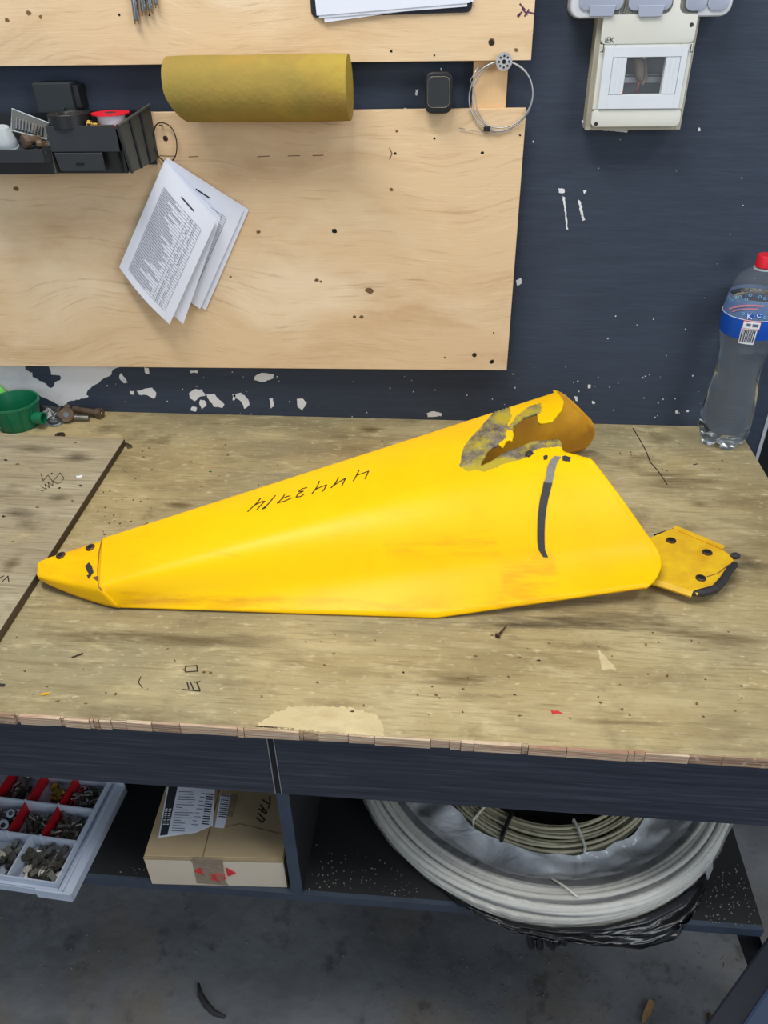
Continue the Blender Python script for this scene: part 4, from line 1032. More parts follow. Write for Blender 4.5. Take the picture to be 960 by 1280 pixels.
plate('base_plate', [(tl.x, yf + .012, bz), (xr_b, yf + .012, bz), (xr_b, ybk, bz), (tl.x, ybk, bz)], (0, 0, .003), 'black', bin1)
plate('back_panel', [(tl.x, ybk, bz), (brk.x, ybk, bz), (brk.x, ybk, rimz + .01), (tl.x, ybk, rimz + .01)], (0, -.002, 0), 'black', bin1)
FT = rimz - .005
plate('insert_tray', [(tl.x + .003, yf + .003, FT - .003), (tr.x - .001, yf + .003, FT - .003), (tr.x + .004, ybk - .002, FT - .003), (tl.x + .003, ybk - .002, FT - .003)], (0, 0, .003), 'black', bin1)

# left bin with the low open front
yl = -.120
la, lb2 = W(-70, 187, yl), W(52, 187, yl); zl1 = lb2.z; zl2 = W(30, 204, yl).z; zb2 = bz
bin2 = thing('storage_bin', 'left black wall bin with a low open front holding bolts and a bit case', 'bin', (lb2.x, ybk, zb2))
xl0 = la.x; xr2 = tl.x - .004
plate('front_lip', [(xl0, yl, zl2), (lb2.x, yl, zl2), (lb2.x, yl, zl1), (xl0, yl, zl1)], (0, .003, 0), 'blacksoft', bin2, .0006)
plate('bottom_front', [(xl0, yl + .012, zb2), (xr2, yl + .012, zb2), (xr2, yl + .010, zl2 + .002), (xl0, yl + .010, zl2 + .002)], (0, .003, 0), 'black', bin2)
plate('front_corner', [(lb2.x + .0005, yl + .001, zl2), (xr2 + .002, yl + .010, zl2), (xr2 + .002, yl + .010, zl1 + .004), (lb2.x + .0005, yl + .001, zl1 + .004)], (0, .003, 0), 'black', bin2)
plate('base_plate', [(xl0, yl + .012, zb2), (xr2, yl + .012, zb2), (xr2, ybk, zb2), (xl0, ybk, zb2)], (0, 0, .003), 'black', bin2)
FL = zl1 - .003
plate('inner_floor', [(xl0, yl + .003, FL - .003), (xr2, yl + .003, FL - .003), (xr2, ybk, FL + .001), (xl0, ybk, FL + .001)], (0, 0, .003), 'blacksoft', bin2)
plate('side_panel', [(xr2, yl + .012, zb2), (xr2, ybk, zb2), (xr2, ybk, rimz + .005), (xr2, yl + .03, rimz - .012), (xr2, yl + .011, zl1 + .004)], (.003, 0, 0), 'darkgrey', bin2)
plate('side_panel', [(xl0, yl + .012, zb2), (xl0, ybk, zb2), (xl0, ybk, rimz + .005), (xl0, yl + .03, rimz - .012), (xl0, yl + .011, zl1 + .004)], (.003, 0, 0), 'darkgrey', bin2)
plate('back_panel', [(xl0, ybk, zb2), (xr2, ybk, zb2), (xr2, ybk, rimz + .008), (xl0, ybk, rimz + .008)], (0, -.002, 0), 'black', bin2)
FLZ = FL + .0006

# things in the bins
def on(u, v, y): return W(u, v, y)
q = on(87, 146, -.085)
tp = thing('tape_roll', 'roll of black insulating tape lying on the right wall bin', 'tape', (q.x, -.085, FT))
rt = (W(112, 146, -.085) - W(62, 146, -.085)).length / 2
MB().lathe([(rt * .62, .0), (rt, .0), (rt, .019), (rt * .62, .019), (rt * .62, 0)], (q.x, -.085, FT + .0003), n=32, closed=False).build('tape_winding', M['black'], tp, bevel=.0008, seg=1, smooth=True, auto=.6)
MB().lathe([(rt * .56, .0), (rt * .61, .0), (rt * .61, .0186), (rt * .56, .0186), (rt * .56, 0)], (q.x, -.085, FT + .0003), n=32, closed=False).build('core', M['steel'], tp)
q = on(149, 140, -.075); q.x = min(q.x, tr.x - .018)
sp = thing('thread_tape_spool', 'small spool of white thread seal tape with a red flange on the right wall bin', 'spool', (q.x, -.075, FT))
rs = (W(172, 131, -.075) - W(126, 131, -.075)).length / 2; zsf = FT + .0003
MB().lathe([(rs * .9, 0), (rs * .9, .0015)], (q.x, -.075, zsf), n=28).build('flange', M['redcap'], sp)
MB().lathe([(rs * .72, .0015), (rs * .72, .0155)], (q.x, -.075, zsf), n=28).build('tape_winding', M['ptfe'], sp, smooth=True, auto=.6)
MB().lathe([(rs, .0155), (rs, .0175)], (q.x, -.075, zsf), n=28).build('flange', M['redcap'], sp)
MB().lathe([(rs * .3, .0175), (rs * .28, .0178)], (q.x, -.075, zsf), n=16).build('spindle_hole', M['rubber'], sp)
q = on(114, 152, -.1)
bf = thing('brass_fitting', 'small brass threaded fitting beside the black tape roll', 'fitting', (q.x, -.102, FT))
MB().lathe([(.0045, 0), (.0045, .009), (.003, .009), (.003, .016)], (q.x - .006, -.102, FT + .0048), (1, 0, 0), 10).build('fitting_body', M['brass'], bf)
MB().lathe([(.0056, .002), (.0056, .007)], (q.x - .006, -.102, FT + .006), (1, 0, 0), 6).build('hex_collar', M['brass'], bf)
for i, (u, v) in enumerate(((128, 153), (135, 152), (140, 150), (122, 149), (131, 148))):
    q = W(u, v, -.1 + .004 * (i % 3)); o = MB().tube([(q.x - .006, q.y - .003 + .002 * i % .005, FT + .0022), (q.x + .007, q.y + .002, FT + .0026)], [.002, .0014], 7).build('wood_screw', M['rust'], None, loc=(q.x, q.y, FT))
    tag(o, 'rusty loose screw lying between the brass fitting and the red spool', 'screw', 'rusty screws in the right bin')
# dark box behind
a, b = W(39, 104, -.034), W(92, 131, -.034)
db = thing('control_box', 'dark grey-green box on the wall behind the black tape roll', 'box', ((a.x + b.x) / 2, -.02, b.z))
MB().box((a.x, -.034, b.z - .012), (b.x, -.0004, a.z)).build('case', M['darkbox'], db, bevel=.002)
MB().box((b.x, -.028, b.z - .006), (b.x + .010, -.0004, a.z - .004)).build('side_cover', M['black'], db, bevel=.0015)
# cap, bit case, bolts in the left bin
q = on(6, 176, -.098)
wc = thing('bottle_cap', 'translucent grey-white plastic cap in the left wall bin, at the photo edge', 'cap', (q.x, -.098, FLZ))
MB().lathe([(.0155, 0), (.0175, .004), (.0165, .012), (.0125, .024), (.010, .030)], (q.x, -.098, FLZ + .002), (.12, -.18, 1), 24).build('cap_body', M['lampgrey'], wc, smooth=True, auto=.6)
MB().lathe([(.0185, 0), (.0185, .003)], (q.x, -.098, FLZ + .0015), (.12, -.18, 1), 24).build('cap_rim', M['lampgrey'], wc)
A = [W(15, 136, -.060), W(61, 154, -.060), W(59, 174, -.078), W(14, 163, -.078)]
lift = FLZ + .003 - min(p.z for p in A)
cs = thing('bit_case', 'clear plastic case with a row of bright screwdriver bits leaning in the left wall bin', 'case', (A[0].x, -.07, FLZ))
nrm = (A[1] - A[0]).cross(A[3] - A[0]).normalized(); nrm = nrm if nrm.y < 0 else -nrm
MB().prism(A, -nrm * .003).build('case_tray', M['darkgrey'], cs)
MB().tube([A[0], A[1], A[2], A[3]], .0012, 6, closed=True).build('case_rim', M['lampgrey'], cs)
for k in range(9):
    t = .14 + .8 * k / 9; a = A[0].lerp(A[1], t).lerp(A[3].lerp(A[2], t), .35); b = A[0].lerp(A[1], t).lerp(A[3].lerp(A[2], t), .9)
    MB().tube([a + nrm * .002, b + nrm * .002], [.0014, .0019], 6).build('screwdriver_bit', M['chrome'], cs)
for p in (A[3], A[2]):
    MB().box((p.x - .002, p.y - .001, FLZ - .0002), (p.x + .002, p.y + .003, p.z)).build('case_foot', M['darkgrey'], cs)
for i, (u, v, r, L, dv) in enumerate(((27, 170, .0105, 'large rusty bolt with its round head facing out of the left bin', (.75, .9, -.25)), (45, 178, .006, 'smaller rusty bolt beside the large one in the left bin', (1, .4, .0)), (53, 173, .005, 'small dark bolt under the bit case in the left bin', (.6, -.5, .1)))):
    q = W(u, v, -.104 + .006 * i); q.z = FLZ + r + .0004; d = Vector(dv).normalized()
    d.z = -.0; d.normalize()
    bo = thing('rusty_bolt', L, 'bolt', (q.x, q.y, FLZ), 'rusty bolts in the left bin')
    MB().lathe([(r * .85, 0), (r, .002), (r, .008)], q, d, 12).build('bolt_head', M['rust'], bo)
    MB().lathe([(r * .6, .008), (r * .6, .012 + 1.4 * r)], q, d, 10).build('shank', M['rust'], bo)

# ---------------------------------------------------------------- electrical panel
yp = -.046
P0, P1 = W(738, 159.5, yp), W(850, 156, yp)
xa, xb_, zb_ = P0.x, W(851, 140, yp).x + .001, W(800, 158.5, yp).z
zt_ = zb_ + .168
pn = thing('breaker_panel', 'small ivory breaker box with a clear window showing loose wires, below the sockets', 'electrical box', ((xa + xb_) / 2, 0, zb_))
# hollow housing of four walls
def wallbox(lo, hi, m='panelside', name='housing_wall', bevel=.001): return MB().box(lo, hi).build(name, M[m], pn, bevel=bevel, seg=1)
wallbox((xa - .006, -.036, zb_ - .006), (xa + .003, -.0004, zt_)); wallbox((xb_ - .003, -.036, zb_ - .006), (xb_ + .005, -.0004, zt_))
wallbox((xa + .003, -.036, zb_ - .006), (xb_ - .003, -.0004, zb_ + .003)); wallbox((xa + .003, -.036, zt_ - .006), (xb_ - .003, -.0004, zt_))
MB().box((xa + .003, -.003, zb_ + .003), (xb_ - .003, -.0006, zt_ - .006)).build('back_plate', M['panelinside'], pn)
def fpx(u, v, y=yp): return W(u, v, y)
wx0, wx1 = fpx(781, 95).x, fpx(829, 95).x; wz0, wz1 = fpx(803, 118).z, fpx(806, 71.5).z
zgr = fpx(805, 56).z; zlo = fpx(800, 136.5).z
dxa, dxb = xa + .007, xb_ - .006
def cov(x0, z0, x1, z1, y0, y1, m, name, bevel=.0008): return MB().box((x0, y1, z0), (x1, y0, z1)).build(name, M[m], pn, bevel=bevel, seg=2)
c = MB().prism([Vector((x, -.0362, z)) for x, z in rrect(xa, zgr + .001, xb_, zt_, .007)], (0, yp + .0362, 0)).build('upper_cover', M['panel'], pn, bevel=.0015, smooth=True, auto=.6)
MB().prism([Vector((x, -.0362, z)) for x, z in rrect(xa, zb_, xb_, zlo, .007)], (0, yp + .0362, 0)).build('lower_cover', M['panel'], pn, bevel=.0015, smooth=True, auto=.6)
cov(xa, zlo, wx0 - .018, zgr + .001, -.0362, yp + .001, 'panel', 'cover_side'); cov(wx1 + .018, zlo, xb_, zgr + .001, -.0362, yp + .001, 'panel', 'cover_side')
cov(wx0 - .018, zlo, wx1 + .018, wz0, -.0362, yp + .001, 'panel', 'cover_side'); cov(wx0 - .018, wz1, wx1 + .018, zgr + .001, -.0362, yp + .001, 'panel', 'cover_side')
# door leaf of four bars, two ribbed blanks and the window
yd = yp - .0025
for lo, hi in (((dxa, zlo + .001), (wx0 - .02, zgr - .002)), ((wx1 + .02, zlo + .001), (dxb, zgr - .002)), ((wx0 - .02, wz1 + .0004), (wx1 + .02, zgr - .002)), ((wx0 - .02, zlo + .001), (wx1 + .02, wz0 - .0004))):
    cov(lo[0], lo[1], hi[0], hi[1], yp + .0006, yd, 'window', 'door_frame', .0004)
for x0, x1 in ((wx0 - .0195, wx0 - .0003), (wx1 + .0003, wx1 + .0195)):
    o = cov(x0, wz0, x1, wz1, -.0362, yd + .0006, 'window', 'blank_cover', .0003)
    for k in range(3):
        x = lerp(x0, x1, (k + .5) / 3); MB().box((x - .0018, yd + .0001, wz0 + .001), (x + .0018, yd + .0008, wz1 - .001)).build('blank_rib', M['window'], o)
MB().box((wx0, yd + .0012, wz0), (wx1, yd + .0020, wz1)).build('window_pane', film('clear_window', sr(220, 226, 232), .96, .05, 0), pn)
zr = fpx(803, 101).z
MB().box((xa + .004, -.018, zr - .006), (xb_ - .004, -.004, zr + .006)).build('din_rail', M['wire'], pn, bevel=.001, seg=1)
MB().box((xa + .004, -.0186, zr + .0025), (xb_ - .004, -.0175, zr + .0042)).build('rail_lip', M['rubber'], pn)
cx = fpx(802, 90).x
MB().tube([(cx - .004, -.016, wz1 + .012), (cx - .003, -.020, wz1 - .004), (cx + .001, -.024, wz1 - .02), (cx + .004, -.026, wz1 - .031)], [.006, .0075, .008, .005], 8).build('wire_bundle', M['greycable'], pn, smooth=True)
MB().tube([(cx + .004, -.014, wz1 + .012), (cx + .007, -.02, wz1 - .004), (cx + .010, -.022, wz1 - .018), (cx + .011, -.026, wz1 - .03), (cx + .006, -.028, wz1 - .036)], .003, 7).build('wire_bundle', M['greycable'], pn, smooth=True)
for pts in ([(cx + .003, -.026, wz1 - .03), (cx + .001, -.028, wz1 - .038), (cx, -.02, wz0 - .008)], [(wx0 - .004, -.02, wz0 + .016), (wx0 + .004, -.022, wz0 + .004), (wx0 + .009, -.02, wz0 - .008)]):
    MB().tube(pts, .0014, 6).build('red_wire', M['redwire'], pn, smooth=True)
MB().tube([(cx + .002, -.014, wz1 + .01), (cx + .006, -.024, wz1 - .003)], .0026, 6).build('white_wire', M['ptfe'], pn, smooth=True)
for u, v in ((864.5, 31), (745, 155)):
    p = fpx(u, v); MB().lathe([(.0028, 0), (.0024, .0004)], p, (0, -1, 0), 12).build('cover_screw', M['rubber'], pn)
for u in (754, 863):
    p = fpx(u, 59); sx = 1 if u < 800 else -1
    MB().box((p.x - .0006, yd - .0006, p.z - .006), (p.x + .0006, yd + .0004, p.z + .004)).build('hinge_slot', M['rubber'], pn); MB().box((p.x - (.0006 if sx < 0 else .0035), yd - .0006, p.z - .006), (p.x + (.0035 if sx < 0 else .0006), yd + .0004, p.z - .005)).build('hinge_slot', M['rubber'], pn)
p = fpx(755.5, 53.5); text_part('iEK', 'logo_lettering', (p.x, yp - .0001, p.z), (1, 0, 0), (0, 0, 1), .0095, M['charcoal'], pn, .0005)
for u, v in ((728.5, 152), (730, 158)):
    p = W(u, v, -.004); MB().lathe([(.002, 0), (.0018, .002)], p, (0, -1, 0), 10).build('wall_plug', M['white'], pn)

# ---------------------------------------------------------------- sockets
def socket(name, label, u0, u1, v0, cat, flaps):
    ys = -.046
    a, b = W(u0, 5, ys), W(u1, 5, ys); z0 = W((u0 + u1) / 2, v0, ys).z
    t = thing(name, label, cat, ((a.x + b.x) / 2, 0, z0))
    MB().prism([Vector((x, -.0005, z)) for x, z in rrect(a.x, z0, b.x, z0 + .078, .014)], (0, ys + .0005, 0)).build('socket_body', M['sock'], t, bevel=.004, seg=3, smooth=True, auto=.6)
    for (ua, ub2, vb, tab) in flaps:
        p, q = W(ua, 5, ys), W(ub2, 5, ys); zf = W((ua + ub2) / 2, vb, ys).z
        f = MB().prism([Vector((x, ys + .001, z)) for x, z in rrect(p.x, zf, q.x, z0 + .066, .009)], (0, -.0035, 0)).build('flap_cover' if tab else 'rocker', M['flap'], t, bevel=.001, smooth=True, auto=.6)
        if tab:
            m0, m1 = W(lerp(ua, ub2, .2), 15, ys).x, W(lerp(ua, ub2, .82), 15, ys).x; zt2 = W((ua + ub2) / 2, tab, ys).z
            MB().prism([Vector((m0 + .003, ys + .001, zt2)), Vector((m1 - .003, ys + .001, zt2)), Vector((m1, ys + .001, zf + .006)), Vector((m0, ys + .001, zf + .006))], (0, -.005, 0)).build('flap_tab', M['flap'], f, bevel=.0006, seg=1)
    return t
socket('wall_socket', 'grey double wall socket with two blue-grey flaps above the breaker box', 713.5, 845, 22.5, 'socket', [(724, 779, 13, 20.5), (785.5, 839.5, 13, 21)])
socket('wall_switch', 'grey two-rocker wall switch right of the double socket', 846.5, 916, 21, 'switch', [(857, 883.5, 13.5, 0), (884.2, 911, 13, 0)])
#====BENCHTHINGS====
# ---------------------------------------------------------------- bottle
ax = G(904, 544, 0); BX, BY = .4815, -.054
def bz_(v, u=None): return W(903 + .262 * (527 - v) if u is None else u, v, BY).z
btl = thing('water_bottle', 'clear plastic water bottle with blue label and red cap at the right', 'bottle', (BX, BY, TZ))
prof = [(-1, .030), (0, .038), (.012, .0432), (.03, .0444), (.06, .0445), (.085, .0425), (.11, .0394), (.135, .0362), (bz_(440) - TZ, .0372), (bz_(430) - TZ, .041), (bz_(418) - TZ, .0442), (bz_(400) - TZ, .0468), (bz_(388) - TZ, .0468), (bz_(372) - TZ, .0435), (bz_(358) - TZ, .0405), (bz_(348) - TZ, .036), (bz_(341) - TZ, .029), (bz_(336) - TZ, .019), (bz_(333.5) - TZ, .0125), (bz_(326) - TZ, .0125)]
prof = [prof[1]] + sorted(prof[2:], key=lambda q: q[0])
# refine
fine = []
for (h0, r0), (h1, r1) in zip(prof[:-1], prof[1:]):
    for k in range(5): fine.append((lerp(h0, h1, k / 5), lerp(r0, r1, (k / 5))))
fine.append(prof[-1])
for it in range(6): fine = [fine[0]] + [(b[0], b[1] * .5 + (a[1] + c[1]) * .25) for a, b, c in zip(fine[:-2], fine[1:-1], fine[2:])] + [fine[-1]]
def bottle_mesh(shrink, hmax, cap_top):
    n = 120; rows = []
    rows.append([Vector((BX, BY, TZ + .012 + shrink))] * (n + 1))
    for h, r in [(.004, .018), (.002, .030)] + fine:
        if h > hmax: break
        row = []
        for k in range(n + 1):
            th = 2 * math.pi * k / n; lob = abs(math.cos(2.5 * th + .5)); e = max(0, 1 - h / .03)
            rr = (r - shrink) * (1 - .10 * e * (1 - lob)); zz_ = h + e * .010 * (1 - lob) ** 1.5
            rr *= 1 + .012 * math.sin(3 * th + h * 90) * (1 if .05 < h < .14 else 0)
            row.append(Vector((BX + rr * math.cos(th), BY + rr * math.sin(th), TZ + .0006 + shrink + zz_)))
        rows.append(row)
    if cap_top: rows.append([Vector((BX, BY, rows[-1][0].z))] * (n + 1))
    return MB().grid(rows)
bottle_mesh(0, 9, False).build('bottle_shell', M['petc'], btl, smooth=True)
bottle_mesh(.0016, bz_(372) - TZ, True).build('water', M['water'], btl, smooth=True, auto=1.0)
zc = bz_(333) ; 
MB().lathe([(.0142, 0), (.0148, .001), (.0148, .016), (.0135, .0185)], (BX, BY, zc), n=36).build('cap', M['redcap'], btl, smooth=True, auto=.5)
MB().lathe([(.0165, -.0035), (.0165, -.0015)], (BX, BY, zc), n=30).build('neck_ring', M['lampgrey'], btl)
def rad(h):
    for (h0, r0), (h1, r1) in zip(fine[:-1], fine[1:]):
        if h <= h1: return lerp(r0, r1, (h - h0) / max(1e-6, h1 - h0))
    return fine[-1][1]
z_lo, z_mid, z_hi = W(898, 413, BY).z - TZ, W(903, 389, BY).z - TZ, W(909, 366, BY).z - TZ
def ringband(za_, zb_, lift, m, name, t0=0, t1=2 * math.pi, n=48, rows=7, parent=None):
    R_ = []
    for i in range(rows + 1):
        h = lerp(za_, zb_, i / rows); r = rad(h) + lift
        R_.append([Vector((BX + r * math.cos(lerp(t0, t1, k / n)), BY + r * math.sin(lerp(t0, t1, k / n)), TZ + .0006 + h)) for k in range(n + 1)])
    return MB().grid(R_).build(name, M[m], parent or btl, smooth=True)
lbl = ringband(z_lo, z_mid, .0004, 'blabel', 'label')
ringband(z_mid, z_hi, .0004, 'blabel2', 'label_top')
MB().tube([Vector((BX + (rad(z_mid) + .0006) * math.cos(t * .1309), BY + (rad(z_mid) + .0006) * math.sin(t * .1309), TZ + .0006 + z_mid)) for t in range(48)], .0005, 5, closed=True).build('label_line', M['white'], lbl)
def oncyl(u, v, lift=.0008):
    d = _ray(u, v).normalized(); p = CAM.copy(); r = .0468
    for it in range(4):
        ox, oy = CAM.x - BX, CAM.y - BY; A_ = d.x * d.x + d.y * d.y; B_ = 2 * (ox * d.x + oy * d.y); C_ = ox * ox + oy * oy - (r + lift) ** 2
        disc = B_ * B_ - 4 * A_ * C_
        if disc < 0: break
        t = (-B_ - math.sqrt(disc)) / (2 * A_); p = CAM + d * t; r = rad(p.z - TZ)
    return p
def angz(u, v):
    p = oncyl(u, v); return math.atan2(p.y - BY, p.x - BX), p.z - TZ
def lblpatch(u0, v0, u1, v1, m, name, lift, parent=None):
    t0, za_ = angz(u0, v1); t1, zb_ = angz(u1, v0)
    return ringband(za_, zb_, lift, m, name, t0, t1, 8, 3, parent)
bc = lblpatch(922.5, 412.5, 947, 429, 'white', 'barcode_field', .0008)
t0, h0 = angz(924, 427); t1, h1 = angz(946, 414); rb = random.Random(2); t = t0
while t < t1 - .02:
    w_ = rb.uniform(.012, .04); ringband(h0, h1, .0011, 'charcoal', 'barcode_bar', t, t + w_, 2, 2, bc); t += w_ + rb.uniform(.012, .03)
lg = lblpatch(927, 402, 952, 411.5, 'redprint', 'red_label_field', .0008)
t0, h0 = angz(928, 409.8); t1, h1 = angz(951, 404); ringband(h0, h1, .0011, 'white', 'white_label_field', t0, t1, 8, 2, lg)
for k, (a0, a1) in enumerate(((.2, .45), (.55, .9))): ringband(lerp(h0, h1, .3), lerp(h0, h1, .75), .0014, 'print', 'label_print', lerp(t0, t1, a0), lerp(t0, t1, a1), 3, 1, lg)
def lstroke(strokes, w, m, name, parent, lift=.0014):
    mb = MB(); n = Vector((0, -1, 0))
    for st in strokes:
        pts = [oncyl(u, v, lift) for u, v in st]; n = Vector((pts[0].x - BX, pts[0].y - BY, 0)); ribbon(mb, pts, w, n, .0003)
    return mb.build(name, M[m], parent)
def circ(u, v, r, n=10, a0=0, a1=360): return [(u + r * math.cos(math.radians(lerp(a0, a1, k / n))), v + r * .85 * math.sin(math.radians(lerp(a0, a1, k / n)))) for k in range(n + 1)]
def disc_on(u, v, r, m, name, parent):
    pts = [oncyl(*q, .0012) for q in circ(u, v, r, 12)[:-1]]; n = Vector((pts[0].x - BX, pts[0].y - BY, 0)).normalized()
    return MB().prism(pts, n * .0003).build(name, M[m], parent)
disc_on(937.5, 395, 4.6, 'cyan2' if 'cyan2' in M else 'blabel', 'bubble', lbl); 
lstroke([[(935, 392), (934.6, 398.5)], [(939.5, 392), (935, 395.3), (939.6, 398.6)]], .0011, 'white', 'letter_k', lbl)
disc_on(949, 394.5, 4.2, 'blabel', 'bubble', lbl); lstroke([circ(949, 394.5, 2.6, 8, 40, 330)], .0010, 'white', 'letter_c', lbl)
for i, (u, v) in enumerate(((914, 375.5), (921, 372.5), (925, 371), (938, 369), (933, 374), (950, 371), (956, 373), (929, 392), (956, 397))):
    lstroke([circ(u, v, 1.9, 7)], .0008, 'cyan', 'bubble_outline', lbl)
lstroke([[(912, 386), (918, 384), (926, 382.5), (934, 382), (944, 382), (955, 383)]], .0030, 'pink', 'faded_lettering', lbl)
lstroke([[(916, 389.5), (922, 387.5), (930, 386.5), (938, 386), (948, 386.5)]], .0020, 'pink', 'faded_lettering', lbl)

# ---------------------------------------------------------------- green funnel cup and old hardware in the back left corner
gx0 = G(21, 534, 0); GC = Vector((gx0.x, -.062, TZ)); gr = .047
gc = thing('green_cup', 'green round plastic cup with a short spout at the left end of the bench', 'cup', GC)
MB().lathe([(gr * .80, 0), (gr * .82, .002), (gr, .046), (gr * 1.03, .046), (gr * 1.03, .050), (gr * .95, .050), (gr * .78, .006), (.008, .005), (.008, .012), (.0, .012)], GC + Vector((0, 0, .0006)), n=40, closed=False).build('cup_body', M['green'], gc, smooth=True, auto=.5)
MB().lathe([(gr * .82, 0), (.0, 0.0001)], GC + Vector((0, 0, .0004)), n=40, closed=False).build('cup_base', M['green'], gc)
MB().lathe([(.0115, 0), (.0115, .020), (.0085, .020), (.0085, .004)], GC + Vector((gr * .88, -.012, .022)), (1, -.12, 0), 20, closed=False).build('spout', M['green'], gc, smooth=True, auto=.5)
for k in range(4):
    t = -1.9 + k * .5; d = Vector((math.cos(t), math.sin(t), 0)); MB().tube([GC + d * gr * .835 + Vector((0, 0, .004)), GC + d * gr * 1.005 + Vector((0, 0, .043))], .0012, 5).build('cup_rib', M['green'], gc)
q = G(2, 520, 0)
o = MB().lathe([(.022, 0), (.024, .003), (.024, .008), (.02, .010)], (q.x - .012, -.014, TZ + .034), (.3, -.8, .35), 24).build('lime_lid', M['lime'], None, smooth=True, loc=(q.x - .012, -.014, TZ), auto=.6)
o2 = thing('lime_lid', 'lime green lid leaning on the wall behind the green cup', 'lid', (q.x - .012, -.016, TZ)); o.name = 'lid_disc'; o.parent = o2; o.location = (0, .002, 0)
MB().lathe([(.018, 0), (.018, .012)], (q.x - .012, -.030, TZ + .0004), n=16).build('lid_hub', M['lime'], o2)
def gz(u, v, h): return G(u, v, h)
eb = thing('eye_bolt', 'brown rusty eye bolt with round eye lying behind the plywood sheet', 'bolt', G(85, 521, .0))
c = gz(84, 519, .014)
MB().lathe([(.005, -.006), (.014, -.006), (.015, 0), (.014, .006), (.005, .006)], c, (.1, -.8, .6), 20, closed=False).build('eye_ring', M['rust'], eb, smooth=True, auto=.6)
MB().lathe([(.0052, -.005), (.0052, .0062)], c, (.1, -.8, .6), 14).build('ball', M['chrome'], eb)
MB().cyl(c + Vector((.010, .0, -.004)), gz(111, 522.5, .007), .0052, n=12).build('threaded_shank', M['steel'], eb, smooth=True, auto=.6)
MB().blob(gz(84, 509, .024), .007, 5, (1, .8, .8)).build('ball_stub', M['rust'], eb)
MB().cyl(Vector((c.x, c.y + .004, TZ + .0003)), Vector((c.x, c.y + .002, c.z - .012)), .004, n=8).build('resting_edge', M['rust'], eb)
rb_ = thing('rod_bolt', 'second brown bolt with a hex head end lying along the wall by the eye bolt', 'bolt', G(110, 517, 0))
a, b = gz(93, 511, .011), gz(122, 516, .011); a.y = min(a.y, -.016); b.y = min(b.y, -.014)
MB().cyl(a, b, .0065, n=12).build('shank', M['rust'], rb_, smooth=True, auto=.6)
d = (b - a).normalized(); MB().lathe([(.0085, 0), (.0105, .003), (.0105, .012), (.007, .013)], b - d * .003, d, 6).build('bolt_head', M['rust'], rb_)
MB().lathe([(.004, .0135), (.0036, .0145)], b - d * .003, d, 10).build('bolt_tip', M['steel'], rb_)
# white rag with wire and ring
q0 = [G(u, v, 0) for u, v in [(44, 507), (60, 505), (74, 512), (80, 527), (74, 533), (58, 533), (48, 526)]]
rows = []
c = sum(q0, Vector()) / 7
rg = thing('plastic_bag', 'crumpled grey-white plastic scrap between the green cup and the eye bolt', 'plastic', c)
for i in range(6):
    t = i / 5; row = []
    for k in range(22):
        f = k / 21 * 7; a, b = q0[int(f) % 7], q0[(int(f) + 1) % 7]; p = c.lerp(a.lerp(b, f - int(f)), t)
        row.append(Vector((p.x, p.y, TZ + .0005 + (1 - t) * .010 * (1 + .8 * math.sin(k * 2.3 + i)) * (t > -1))))
    rows.append(row)
MB().grid(rows).build('bag_film', M['lampgrey'], rg, smooth=True)
mb = MB(); p = gz(68, 525, .010); mb.tube([p + Vector((.0115 * math.cos(t * .3927), .010 * math.sin(t * .3927), .002 * math.sin(t * .39))) for t in range(16)], .0028, 8, closed=True)
o = mb.build('rubber_ring', M['rubber'], None, smooth=True, loc=(p.x, p.y, TZ + .006)); tag(o, 'black rubber ring lying on the grey plastic scrap', 'ring')
o = MB().tube([gz(u, v, h) for u, v, h in [(57, 518, .012), (62, 512, .013), (66, 518, .013), (70, 514, .014), (75, 509, .014), (70, 520, .013), (63, 524, .012)]], .0018, 6).build('bent_wire', M['steel'], None, smooth=True, loc=G(64, 520, .008)); tag(o, 'bent grey wire clip on the plastic scrap', 'wire')
rows = []
o = MB()
pts = [G(u, v, .008) for u, v in [(44, 494), (52, 500), (60, 505), (70, 508), (80, 509)]]
for p in pts: p.y = min(p.y, -.012)
o.tube(pts, [.004, .008, .009, .007, .003], 9); o = o.build('black_rag', M['rubber'], None, smooth=True, loc=(pts[2].x, pts[2].y, TZ)); tag(o, 'small twisted black rag along the wall behind the green cup', 'rag')
p = G(72, 539, .013); o = MB().lathe([(.004, 0), (.009, .0), (.009, .004), (.004, .004), (.004, 0)], p - Vector((0, -.004, .0130)), n=20, closed=False).build('dark_washer', M['rivet'], None, loc=p - Vector((0, -.004, .013))); tag(o, 'dark washer lying by the back edge of the plywood sheet', 'washer')

# loose bits on the bench
p = G(162, 559.5, 0)
nt_ = thing('loose_nut', 'small steel nut by the corner of the plywood sheet', 'nut', p)
MB().lathe([(.0028, 0), (.0055, 0), (.0055, .004), (.0028, .004), (.0028, 0)], p + Vector((0, 0, .0005)), n=6, closed=False).build('nut_body', M['steel'], nt_)
p2 = G(158, 556, 0); o = MB().lathe([(.0024, 0), (.0048, 0), (.0048, .0012), (.0024, .0012), (.0024, 0)], p2 + Vector((0, 0, .0004)), n=14, closed=False).build('small_washer', M['rivet'], None, loc=p2); tag(o, 'small dark washer touching the loose nut', 'washer')
p, q = G(622, 795, .003), G(634, 781, .003)
ts = thing('tapping_screw', 'dark tapping screw lying below the yellow moulding', 'screw', (p.x, p.y, TZ)); d = (q - p).normalized()
MB().tube([p, p + d * .003, q], [.0022, .0018, .0004], 8).build('shank', M['rivet'], ts)
pp_ = G(628.5, 793.5, .0034); MB().lathe([(.0038, 0), (.0030, .0018)], p + Vector((0, 0, .0009)), -d, 10).build('screw_head', M['rivet'], ts)
